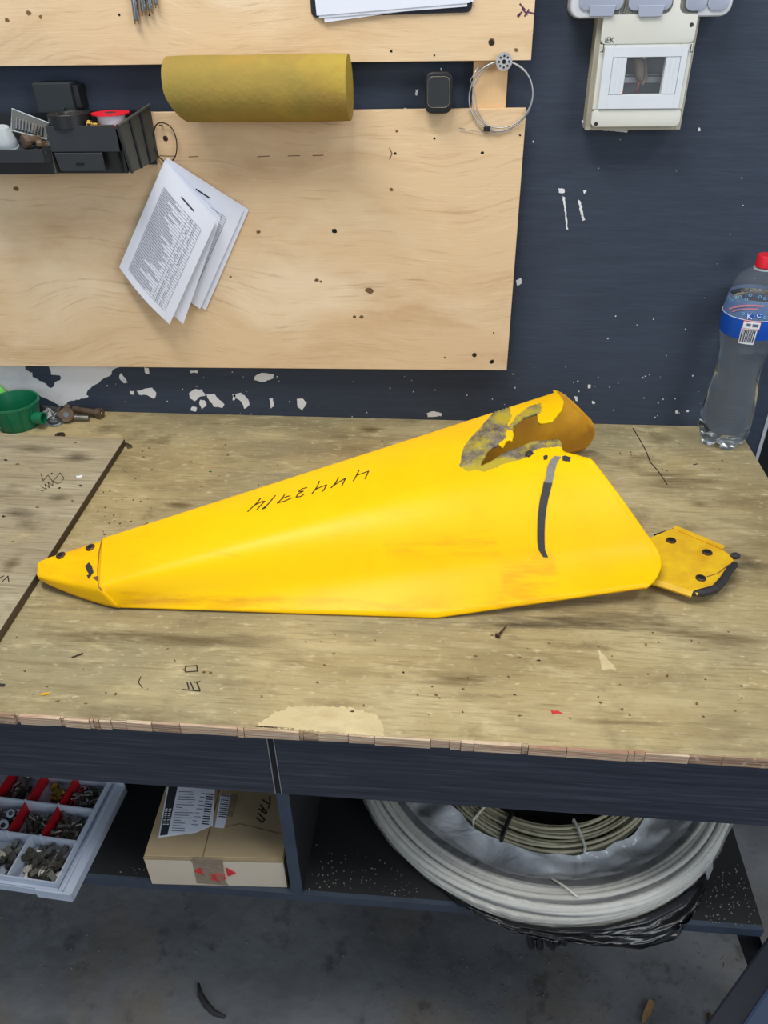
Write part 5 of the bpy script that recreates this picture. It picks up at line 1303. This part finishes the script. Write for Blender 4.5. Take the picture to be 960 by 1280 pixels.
def chip(u, v, L, cat, name, m, s=.003, z=0.0, sx=1.6, group=None, rz=0):
    p = G(u, v, z); o = MB().box(p + Vector((-s * sx, -s * .5, .0005)), p + Vector((s * sx, s * .5, .0014)), rz).build(name, M[m], None, loc=p); return tag(o, L, cat, group)
chip(97, 820, 'dark thin splinter lying on the worktop near its left front', 'splinter', 'wood_splinter', 'rivet', .0018, 0, 4, rz=.6)
chip(57, 868, 'small yellow flake near the left front of the worktop', 'flake', 'yellow_flake', 'yellowm', .003, rz=.3)
chip(2, 857, 'tiny black lump at the left photo edge on the worktop', 'lump', 'black_lump', 'rubber', .004, 0, 1)
chip(263, 590, 'tiny green scrap on the worktop behind the moulding', 'scrap', 'green_scrap', 'green', .0016)
chip(869, 581, 'small black bent scrap near the right end of the worktop', 'scrap', 'black_scrap', 'rubber', .0014, 0, 3, rz=.5)
chip(300, 518, 'tiny brown wood knob against the wall base', 'splinter', 'wood_splinter', 'rust', .003, 0, .8)
mb = MB(); rnd = random.Random(8)
for i in range(150):
    u, v = (rnd.uniform(95, 190), rnd.uniform(560, 690)) if i < 60 else (rnd.uniform(5, 950), rnd.choice([rnd.uniform(545, 610), rnd.uniform(790, 900)]))
    if u < 155 - (v - 550) * .646 + 14: continue
    p = G(u, v, 0)
    if p.y < DEP + .02 or p.x > XR - .02: continue
    s = rnd.uniform(.0006, .0016); mb.box(p + Vector((-s, -s * .6, .0002)), p + Vector((s, s * .6, .0002 + s)), rnd.random() * 3)
o = mb.build('wood_crumbs', M['knot'], None, loc=(0, -.4, TZ)); tag(o, 'fine brown crumbs scattered over the worktop', 'crumbs'); o['kind'] = 'stuff'
#====SHELFTHINGS====
# ---------------------------------------------------------------- compartment tray
ZT = TZ + ZS
hT = .029
O = G(70, 1102, ZS + hT); E = G(0, 1086.5, ZS + hT); K_ = G(131, 985, ZS + hT); ey = (K_ - O).normalized(); e1 = (O - E).normalized(); ex = Vector((ey.y, -ey.x, 0)).normalized()
if ey.y < 0: ey = -ey
O.z = ZT + .0005
tray = thing('compartment_tray', 'milky plastic compartment tray with red dividers and small hardware, left on the shelf', 'tray', O)
def TL(a, b, h): return O + ex * a + ey * b + Vector((0, 0, h))
def tb(a, b, u, v): 
    p = G(u, v, ZS + hT) - O; return p.dot(ex), p.dot(ey)
_, b1_ = tb(0, 0, 98, 1052); _, b2_ = tb(0, 0, 113, 1011.5); b3_ = b2_ + (b2_ - b1_) * 1.05
def wallseg(a0, b0, a1, b1, h0, h1, t, m, name, parent=None):
    p, q = TL(a0, b0, 0), TL(a1, b1, 0); d = (q - p).normalized(); n = Vector((-d.y, d.x, 0)) * t / 2
    return MB().hexa([p - n + Vector((0, 0, h0)), q - n + Vector((0, 0, h0)), q + n + Vector((0, 0, h0)), p + n + Vector((0, 0, h0)), p - n + Vector((0, 0, h1)), q - n + Vector((0, 0, h1)), q + n + Vector((0, 0, h1)), p + n + Vector((0, 0, h1))]).build(name, M[m], parent or tray)
AL = -.30
MB().hexa([TL(AL, 0, 0), TL(.022, 0, 0), TL(.022, b3_, 0), TL(AL, b3_, 0), TL(AL, 0, .002), TL(.022, 0, .002), TL(.022, b3_, .002), TL(AL, b3_, .002)]).build('tray_floor', M['tray'], tray)
wallseg(AL, 0, 0, 0, .002, hT - .004, .002, 'tray', 'front_wall'); wallseg(0, -.001, 0, b3_, .002, hT, .002, 'tray', 'side_wall'); wallseg(AL, b3_, .022, b3_, .002, hT, .002, 'tray', 'back_wall'); wallseg(AL, 0, AL, b3_, .002, hT, .002, 'tray', 'side_wall')
wallseg(AL, b1_, 0, b1_, .002, hT, .0022, 'tray', 'cross_wall'); wallseg(AL, b2_, 0, b2_, .002, hT, .0022, 'tray', 'cross_wall')
wallseg(.022, -.007, .022, b3_, 0, .015, .002, 'tray', 'outer_flange'); wallseg(.0115, -.007, .0115, b3_, .0125, .015, .019, 'tray', 'flange_step'); wallseg(.010, -.006, .010, b3_, .015, .021, .002, 'tray', 'flange_ridge'); wallseg(AL, -.006, .023, -.006, .0, .013, .002, 'tray', 'outer_flange')
wallseg(AL, -.0035, .0, -.0035, .011, .013, .005, 'tray', 'flange_step'); wallseg(-.03, -.0085, .022, -.0085, .0, .017, .003, 'tray', 'latch')
af, _ = tb(0, 0, 40, 1041); wallseg(af, 0, af, b1_, .002, hT, .002, 'tray', 'cross_wall')
am1, _ = tb(0, 0, 53.5, 1040.5); am2, _ = tb(0, 0, 12.5, 1033.5)
for k, a in enumerate((am1, am2, am2 - (am1 - am2), am2 - 2 * (am1 - am2))):
    wallseg(a, b1_, a, b2_, .003, hT - .001, .0018, 'red', 'red_divider'); wallseg(a + .001, b2_, a + .001, b3_, .003, hT - .001, .0018, 'red', 'red_divider')
    for b in (b1_, b2_): MB().cyl(TL(a, b, .002), TL(a, b, hT + .0015), .0022, n=8).build('divider_clip', M['tray'], tray)
# hardware in the compartments (one source mesh per kind, copied)
def src(mb, name, m):
    o = mb.build(name, M[m], None, loc=(0, 0, 0)); COL.objects.unlink(o); return o
HX = {
 'hex_nut': src(MB().lathe([(.0034, 0), (.007, 0), (.007, .005), (.0034, .005), (.0034, 0)], (0, 0, -.0025), n=6, closed=False), 'hex_nut', 'chrome'),
 'bright_washer': src(MB().lathe([(.0038, 0), (.0085, 0), (.0085, .0014), (.0038, .0014), (.0038, 0)], (0, 0, -.0007), n=18, closed=False), 'bright_washer', 'chrome'),
 'small_bolt': src(MB().lathe([(.0055, -.011), (.0055, -.006)], (0, 0, 0), (1, 0, 0), 6).lathe([(.003, -.006), (.003, .012)], (0, 0, 0), (1, 0, 0), 8), 'small_bolt', 'steel'),
 'rivet_nut': src(MB().lathe([(.0042, -.008), (.0042, -.007), (.003, -.007), (.003, .008)], (0, 0, 0), (1, 0, 0), 9), 'rivet_nut', 'steel'),
 'metal_clip': src(MB().obox((0, 0, 0), (.016, 0, 0), (0, .0042, 0), (0, 0, .0008)).obox((.012, 0, .0028), (.006, 0, .0008), (0, .0042, 0), (0, 0, .0008)).obox((-.015, 0, .002), (.001, 0, 0), (0, .004, 0), (0, 0, .003)), 'metal_clip', 'brass2' if 'brass2' in M else 'steel'),
 'brass_plug': src(MB().lathe([(.005, -.008), (.005, 0), (.0065, 0), (.0065, .004)], (0, 0, 0), (1, 0, 0), 10), 'brass_plug', 'brass'),
}
def scatter(kind, a0, a1, b0, b1, n, h, label, cat, group, seed):
    rnd = random.Random(seed)
    for i in range(n):
        o = HX[kind].copy(); COL.objects.link(o)
        layer = (i / n)
        o.location = TL(rnd.uniform(a0 + .011, a1 - .011), rnd.uniform(b0 + .011, b1 - .011), .0058 + layer * h * .6)
        o.rotation_euler = (rnd.uniform(-.5, .5), rnd.uniform(-.45, .45), rnd.uniform(0, 6.28))
        tag(o, label, cat, group)
scatter('metal_clip', af, 0, 0, b1_, 26, .014, 'folded metal clip in the front right compartment of the tray', 'clip', 'metal clips in the front right compartment', 1)
scatter('small_bolt', am1, 0, b1_, b2_, 30, .012, 'small steel bolt in the middle right compartment of the tray', 'bolt', 'bolts in the middle right compartment', 2)
scatter('rivet_nut', am2, am1, b1_, b2_, 30, .012, 'small dull rivet in the compartment between the two red dividers', 'rivet', 'rivets between the red dividers', 3)
scatter('hex_nut', am2 - (am1 - am2), am2, b1_, b2_, 16, .013, 'bright hex nut left of the red dividers in the tray', 'nut', 'bright nuts left of the red dividers', 4)
scatter('bright_washer', am2 - (am1 - am2), am2, b1_, b2_, 8, .016, 'bright round washer among the hex nuts in the tray', 'washer', 'bright washers left of the red dividers', 5)
scatter('metal_clip', af - .10, af, 0, b1_, 14, .010, 'flat metal plate piece in the front left compartment of the tray', 'clip', 'flat clips in the front left compartment', 6)
scatter('small_bolt', af - .10, af, 0, b1_, 10, .012, 'small bolt in the front left compartment of the tray', 'bolt', 'bolts in the front left compartment', 7)
scatter('hex_nut', am1, 0, b2_, b3_, 20, .016, 'steel nut in the rear right compartment of the tray', 'nut', 'nuts in the rear right compartment', 8)
scatter('rivet_nut', am1, 0, b2_, b3_, 14, .018, 'pale rivet in the rear right compartment of the tray', 'rivet', 'rivets in the rear right compartment', 9)
scatter('brass_plug', am2, am1, b2_, b3_, 7, .012, 'brass plug in the rear compartment between the red dividers', 'plug', 'brass plugs in the rear compartment', 10)
scatter('small_bolt', am2 - (am1 - am2), am2, b2_, b3_, 10, .012, 'steel bolt in the rear left compartment of the tray', 'bolt', 'bolts in the rear left compartment', 11)

# ---------------------------------------------------------------- cardboard box
q1, q2 = G(190, 1105, ZS), G(359.5, 1109.5, ZS); bxd = (q2 - q1).normalized(); byd = Vector((-bxd.y, bxd.x, 0)); bw = (q2 - q1).length; bh = .068; bd = .19
cb_ = thing('cardboard_box', 'low brown cardboard box with pale front, shipping label and red arrows, beside the shelf divider', 'box', (q1.x, q1.y, ZT))
q1.z = ZT + .0005
def BL(a, b, h): return q1 + bxd * a + byd * b + Vector((0, 0, h))
def bbox(a0, b0, h0, a1, b1, h1, m, name, bevel=.0008): return MB().hexa([BL(a0, b0, h0), BL(a1, b0, h0), BL(a1, b1, h0), BL(a0, b1, h0), BL(a0, b0, h1), BL(a1, b0, h1), BL(a1, b1, h1), BL(a0, b1, h1)]).build(name, M[m], cb_, bevel=bevel, seg=1)
bbox(0, .0015, 0, bw, bd, bh - .004, 'card', 'carton', .001)
bbox(.0005, 0, 0, bw - .0005, .0014, bh - .009, 'cardwhite', 'front_face', 0)
bbox(.0, .0002, bh - .0085, bw, .0016, bh - .0042, 'card', 'top_fold', 0)
bz1 = bh - .004
def TB(u, v, h=.0): 
    p = G(u, v, ZS + bz1 + .0005); p.z += h; return p
fl = .0022
spx = (TB(256, 1062) - q1).dot(bxd)
bbox(.0008, .0018, bz1, spx - .0008, bd - .001, bz1 + fl, 'card', 'top_flap'); bbox(spx + .0008, .0025, bz1, bw - .0008, bd - .001, bz1 + fl, 'card', 'top_flap')
def TB(u, v, h=.0): 
    p = G(u, v, ZS + bz1 + fl + .0005); p.z += h; return p
def tpoly(pix, m, name, h=.0004, z=0.0, parent=None): return MB().prism([TB(u, v, z) for u, v in pix], (0, 0, h)).build(name, M[m], parent or cb_)
lb1 = tpoly([(209, 984), (198, 1047), (244, 1041), (266, 1032), (269, 984)], 'paper', 'shipping_label')
tpoly([(211, 984), (200, 1045), (209.5, 1043.5), (222, 984)], 'charcoal', 'black_label_band', .0003, .0004, lb1)
lb2_ = tpoly([(276, 994), (268.5, 1034), (280, 1035), (283, 1024), (288, 994)], 'paper', 'torn_label_piece')
def tlines(segs, w, m, name, parent, z=.0006):
    mb = MB()
    for st in segs: ribbon(mb, [TB(u, v, z) for u, v in st], w, (0, 0, 1), .0003)
    o = mb.build(name, M[m], parent); return o
rnd = random.Random(5); segs = []
for k in range(16):
    f = k / 16; u0 = lerp(223, 213, f); v = lerp(990, 1042, f); L_ = rnd.uniform(8, 24); segs.append([(u0 + 1, v), (u0 + L_, v + .6)])
for k in range(9):
    f = k / 9; u0 = lerp(252, 238, f); v = lerp(992, 1036, f); segs.append([(u0, v), (u0 + rnd.uniform(4, 9), v + .5)])
o = tlines(segs, .0007, 'print', 'label_print', lb1); o['kind'] = 'stuff'
o = tlines([[(lerp(207, 204, f) + a, lerp(1012, 1031, f)), (lerp(207, 204, f) + a + 2.6, lerp(1012, 1031, f) - .3)] for f in [k / 7 for k in range(8)] for a in (0, 4.5)], .0011, 'white', 'white_lettering', lb1, .0010); o['kind'] = 'stuff'
o = tlines([[(258.5 - 5.5 * f, 993 + 37 * f), (266.5 - 5.5 * f, 993.8 + 37 * f)] for f in [k / 12 for k in range(13)]], .0014, 'charcoal', 'barcode', lb1); o['kind'] = 'stuff'
o = tlines([[(277 - 3.5 * f, 995 + 26 * f), (286.5 - 4 * f, 995.8 + 26 * f)] for f in [k / 10 for k in range(11)]], .0013, 'charcoal', 'barcode', lb2_); o['kind'] = 'stuff'
tpoly([(289, 993), (283, 1020), (290, 1022), (298, 994)], 'tape', 'tape_strip')
# handwriting on the top: strokes of TAP in Cyrillic hand
def bx_(x, y): return 300 + x / 13.714, 985 + y / 13.714
for st in ([[(505, 150), (515, 240), (485, 352)], [(385, 205), (480, 275)]], [[(345, 290), (460, 425)], [(460, 425), (440, 442), (320, 362)], [(395, 345), (375, 410)]], [[(318, 440), (420, 550)], [(420, 550), (385, 598), (280, 512)]]):
    tlines([[bx_(*q) for q in l_] for l_ in st], .0016, 'ink', 'handwritten_letter', cb_, .0002)
tlines([[(283, 1034), (300, 1030), (340, 1040), (352, 1043)]], .0008, 'knot', 'crease', cb_, .0002)
def FB_(u, v):
    n = -byd; d = _ray(u, v); p0 = q1 + n * .0004; t = (p0 - CAM).dot(n) / d.dot(n); return CAM + d * t
def fpoly(pix, m, name, lift=.0003): return MB().prism([FB_(u, v) for u, v in pix], -byd * lift).build(name, M[m], cb_)
fpoly([(239, 1072), (278, 1074), (282, 1102), (286, 1107), (246, 1104)], 'tape', 'front_tape', .0003)
fpoly([(237, 1075), (262, 1076), (278, 1078), (279, 1084), (262, 1081), (240, 1077)], 'softgrey' if False else 'tape', 'front_tape', .0007)
for pix in ([(243, 1089), (250, 1084), (255, 1093)], [(282, 1084), (295, 1091), (285, 1095)], [(264, 1092), (281, 1093), (281, 1097), (284, 1097), (274, 1102), (262, 1097), (266, 1097)]):
    fpoly(pix, 'redprint', 'red_arrow', .0010)
fpoly([(270, 1093), (280, 1093), (280, 1100), (272, 1100)], 'tape', 'front_tape', .0014)

# ---------------------------------------------------------------- cable coil in plastic film, black bag, second coil
CC = Vector((.155, -.476, ZT)); 
coil = thing('cable_coil', 'large coil of white cable wrapped in clear plastic on the lower shelf', 'coil', CC)
def circle(R, z, wob=0, sd=0, n=72, c=CC):
    rnd = random.Random(sd); a, b = rnd.random() * 6, rnd.random() * 6
    return [c + Vector(((R + wob * math.sin(3 * t + a)) * math.cos(t), (R + wob * math.sin(2 * t + b)) * math.sin(t), z + wob * .5 * math.sin(4 * t + a))) for t in [2 * math.pi * k / n for k in range(n)]]
mb = MB(); rnd = random.Random(3)
for i in range(5):
    for j in range(5):
        if 0 < i < 4 and 0 < j < 4: continue
        R = .2985 - i * .0078 + rnd.uniform(-.0016, .0016); z = .007 + j * .0076 + rnd.uniform(-.001, .001)
        if j == 4: z -= .0015 * abs(i - 2)
        mb.tube(circle(R, z, .003, i * 9 + j), .0039, 7, closed=True)
o = mb.build('cable_windings', M['cable'], coil, smooth=True); o['kind'] = 'stuff'
nT = 130
C2 = Vector((.158, -.514, ZT + .016))
def film_pt(t, s, inner):
    th = 2 * math.pi * t; D = Vector((math.cos(th), math.sin(th), 0))
    if not inner: key = [(0, .292, .0055), (.15, .3045, .010), (.4, .3045, .036), (.55, .298, .0445), (.8, .272, .046), (1.0, .258, .042)]
    else: key = [(0, .2585, .042), (.12, .250, .036), (.4, .23, .022), (.7, .2, .026), (1.0, .180, .036)]
    for (s0, r0, z0), (s1, r1, z1) in zip(key[:-1], key[1:]):
        if s <= s1 + 1e-9: f = (s - s0) / (s1 - s0); r = lerp(r0, r1, f); z = lerp(z0, z1, f); break
    w = math.sin(5 * th + 3 * s + 1.6 * math.sin(3 * th)); w2 = math.sin(19 * th + 4 * s + 2 * math.sin(5 * th)); w3 = math.sin(43 * th + 9 * s + 3 * math.sin(7 * th))
    if inner: z += (.010 * w + .006 * w2 + .002 * w3) * math.sin(math.pi * min(1, s * .9)); r += .003 * w2 * s
    else: z += .0006 * w2; r += .0010 * w3
    c = CC.lerp(Vector((C2.x, C2.y, CC.z)), s if inner else 0)
    return c + D * r + Vector((0, 0, max(.004, z)))
MB().grid([[film_pt(k / nT, i / 22, False) for k in range(nT + 1)] for i in range(23)]).build('plastic_wrap', M['wrap'], coil, smooth=True)
MB().grid([[film_pt(k / nT, i / 22, True) for k in range(nT + 1)] for i in range(23)]).build('plastic_wrap', M['wrapin'], coil, smooth=True)
lay = [G(u, v, ZS + .048) for u, v in [(690, 1098), (706, 1108), (722, 1121)]]
MB().tube(lay, .0016, 6).build('wrap_fold', M['cable'], coil, smooth=True)
coil2 = thing('cable_coil', 'smaller coil of bare beige cable lying inside the large wrapped coil', 'coil', C2)
mb = MB(); rnd = random.Random(9)
for i in range(8):
    for j in range(5):
        if 0 < i < 7 and 0 < j < 4: continue
        mb.tube(circle(.172 - i * .0047 + rnd.uniform(-.0014, .0014), .003 + j * .0056 + rnd.uniform(-.001, .0012), .0022, 50 + i * 7 + j, c=C2), .0026, 6, closed=True)
o = mb.build('cable_windings', M['cable2'], coil2, smooth=True); o['kind'] = 'stuff'
def tie(th, m, w):
    d = Vector((math.cos(th), math.sin(th), 0)); pts = []
    for r, z in ((.134, -.001), (.134, .029), (.15, .032), (.177, .029), (.177, -.001)): pts.append(C2 + d * r + Vector((0, 0, z)))
    MB().tube(pts, w, 6, closed=True).build('cable_tie', M[m], coil2)
tie(math.radians(-113), 'black', .0032); tie(math.radians(-75), 'cable', .0022); tie(math.radians(-128), 'cable', .002)
# black bag crumpled under and in front of the coil
bag = thing('black_bag', 'crumpled shiny black plastic bag hanging over the shelf edge under the large coil', 'bag', CC + Vector((0, -.28, 0)))
def polyl(P, t):
    L = [0]
    for a, b in zip(P[:-1], P[1:]): L.append(L[-1] + (b - a).length)
    d = t * L[-1]
    for k in range(len(P) - 1):
        if d <= L[k + 1] + 1e-9: return P[k].lerp(P[k + 1], (d - L[k]) / (L[k + 1] - L[k]))
    return P[-1].copy()
YO = YF - .010
UP = [Vector((CC.x + r_ * math.cos(math.radians(a_)), CC.y + r_ * math.sin(math.radians(a_)), ZT + z_)) for a_, r_, z_ in ((-124, .300, .004), (-112, .306, .008), (-100, .308, .010), (-90, .308, .012), (-78, .308, .014), (-66, .308, .014), (-54, .306, .012), (-44, .304, .008))]
LO = [G(556, 1114, ZS + .003), W(588, 1134, YO), W(640, 1158, YO - .012), W(690, 1172, YO - .018), W(745, 1181, YO - .016), W(800, 1187, YO - .012), W(842, 1175, YO), G(868, 1138, ZS + .004)]
rows = []; ns_ = 34; nb_ = 110; rnd = random.Random(21)
ph = [rnd.random() * 6 for _ in range(8)]
for i in range(ns_ + 1):
    s_ = i / ns_; row = []
    for k in range(nb_ + 1):
        t = k / nb_; p = polyl(UP, t).lerp(polyl(LO, t), s_)
        env = math.sin(math.pi * s_) * min(1, t * 6, (1 - t) * 8)
        fan = s_ * (1 + .5 * math.sin(5 * t + ph[0]))
        wr = math.sin(22 * fan + 5 * t + ph[1]) * .0035 + math.sin(47 * fan - 7 * t + ph[2]) * .0022 + math.sin(9 * t + 80 * s_ + ph[3]) * .0010
        p = p + Vector((.15, -1, .45)) * (.010 * math.sin(math.pi * s_) ** .7 * min(1, t * 5) + wr * env)
        if p.y > YF - .004: p.z = max(p.z, ZT + .0025)
        row.append(p)
    rows.append(row)
MB().grid(rows).build('bag_film', M['bag'], bag, smooth=True)
mb = MB(); rnd = random.Random(6)
for k in range(7):
    u = lerp(661, 700, k / 6); a = W(u, 1168, YF - .012); e = W(u + rnd.uniform(-2, 8), rnd.uniform(1180, 1204) - 12 * abs(k - 4) / 4, YF - .014)
    mb.tube([a + Vector((0, .004, .02)), a, a.lerp(e, .5) + Vector((rnd.uniform(-.004, .004), -.004, 0)), e], [.003, .005, .0055, .0015], 6)
o = mb.build('bag_shred', M['bag'], bag); o['kind'] = 'stuff'
p, q = W(868, 1096, YF + .03), W(884, 1078, YF + .06)
MB().prism([G(880, 1080, ZS + .03), G(890, 1074, ZS + .03), G(890, 1085, ZS + .02), G(884, 1100, ZS + .006)], (.001, -.0005, .0005)).build('film_tail', M['wrap'], coil)

# grit on the shelf and floor
mb = MB(); rnd = random.Random(12)
for i in range(420):
    if i < 150: u, v = rnd.uniform(880, 945), rnd.uniform(1075, 1160)
    elif i < 300: u, v = rnd.uniform(385, 560), rnd.gauss(1098, 16)
    else: u, v = rnd.uniform(115, 360), rnd.uniform(1085, 1112)
    p = G(u, v, ZS)
    if p.y < YF + .003 or p.x > XS - .004 or p.y > -.05: continue
    if (p - CC).length < .318 or BL(0, 0, 0).x - .01 < p.x < BL(bw, 0, 0).x + .004 and p.y > q1.y - .004: continue
    if abs(p.x - xd) < .014 or p.x < O.x + .06: continue
    s = rnd.uniform(.0003, .0008); mb.box(p + Vector((-s, -s, .0001)), p + Vector((s, s, s * 1.4)), rnd.random() * 3)
o = mb.build('shelf_grit', M['grit'], None, loc=(.2, -.7, ZT)); tag(o, 'pale grit scattered on the black lower shelf', 'grit'); o['kind'] = 'stuff'
mb = MB()
for i in range(650):
    u, v = (rnd.uniform(0, 960), rnd.uniform(1120, 1290)) if i < 300 else (rnd.uniform(480, 950), rnd.uniform(1180, 1285))
    p = G(u, v, -TZ); s = rnd.uniform(.0006, .0016) * rnd.choice([.7, 1, 1.5]); mb.blob(p + Vector((0, 0, s * .5)), s, i, (1, 1, .7), 3)
o = mb.build('floor_grit', M['grit'], None, loc=(.2, -.6, 0)); tag(o, 'small grey pebbles and grit on the concrete floor', 'grit'); o['kind'] = 'stuff'
p, q = G(815, 1252, -TZ + .003), G(802, 1279, -TZ + .003); d = (q - p).normalized(); n = Vector((-d.y, d.x, 0))
o = MB().prism([p - n * .006, p + n * .004, p.lerp(q, .5) + n * .007, q + n * .002, q - n * .001, p.lerp(q, .6) - n * .005], (0, 0, .004)).build('wood_splinter', M['straw'], None, loc=(p.x, p.y, 0)); o.location.z = 0.0
tag(o, 'pale pointed wood splinter on the floor below the black bag', 'splinter')
pts = [G(u, v, -TZ + .005) for u, v in [(248, 1229), (250, 1242), (258, 1256), (268, 1266), (281, 1271)]]
o = MB().tube(pts, [.002, .005, .006, .005, .003], 8).build('rubber_scrap', M['rubber'], None, smooth=True, loc=(pts[2].x, pts[2].y, 0)); tag(o, 'curved dark rubber scrap on the floor', 'scrap')
pts = [G(u, v, -TZ + .004) for u, v in [(886, 1266), (890, 1280), (897, 1292)]]
o = MB().tube(pts, [.003, .006, .004], 8).build('rubber_scrap', M['stain'], None, smooth=True, loc=(pts[1].x, pts[1].y, 0)); tag(o, 'dark brown scrap on the floor by the stool corner', 'scrap')
# stool whose corner enters at the lower right
zst = -.36
A = G(929, 1278, zst); B = G(961, 1231, zst); d = (B - A).normalized(); n = Vector((d.y, -d.x, 0))
if n.x < 0: n = -n
st = thing('work_stool', 'dark navy stool whose seat corner enters the frame at the lower right', 'stool', (A + d * .0 + n * .15) * 1.0)
st.location.z = 0
a0 = A - d * .14; b0 = B + d * .16
MB().prism([a0, b0, b0 + n * .30, a0 + n * .30], (0, 0, -.03)).build('seat_pad', M['stooltop'], st, bevel=.004)
MB().prism([a0 - n * .030 + Vector((0, 0, -.006)), b0 - n * .030 + Vector((0, 0, -.006)), b0 + n * .31 + Vector((0, 0, -.008)), a0 + n * .31 + Vector((0, 0, -.008))], (0, 0, -.062)).build('seat_frame', M['stool'], st, bevel=.003)
for x, y in ((.02, .03), (.28, .03), (.02, .26), (.28, .26)):
    p = a0 + d * x + n * y; MB().box((p.x - .012, p.y - .012, 0), (p.x + .012, p.y + .012, TZ + zst - .066)).build('leg', M['stool'], st)
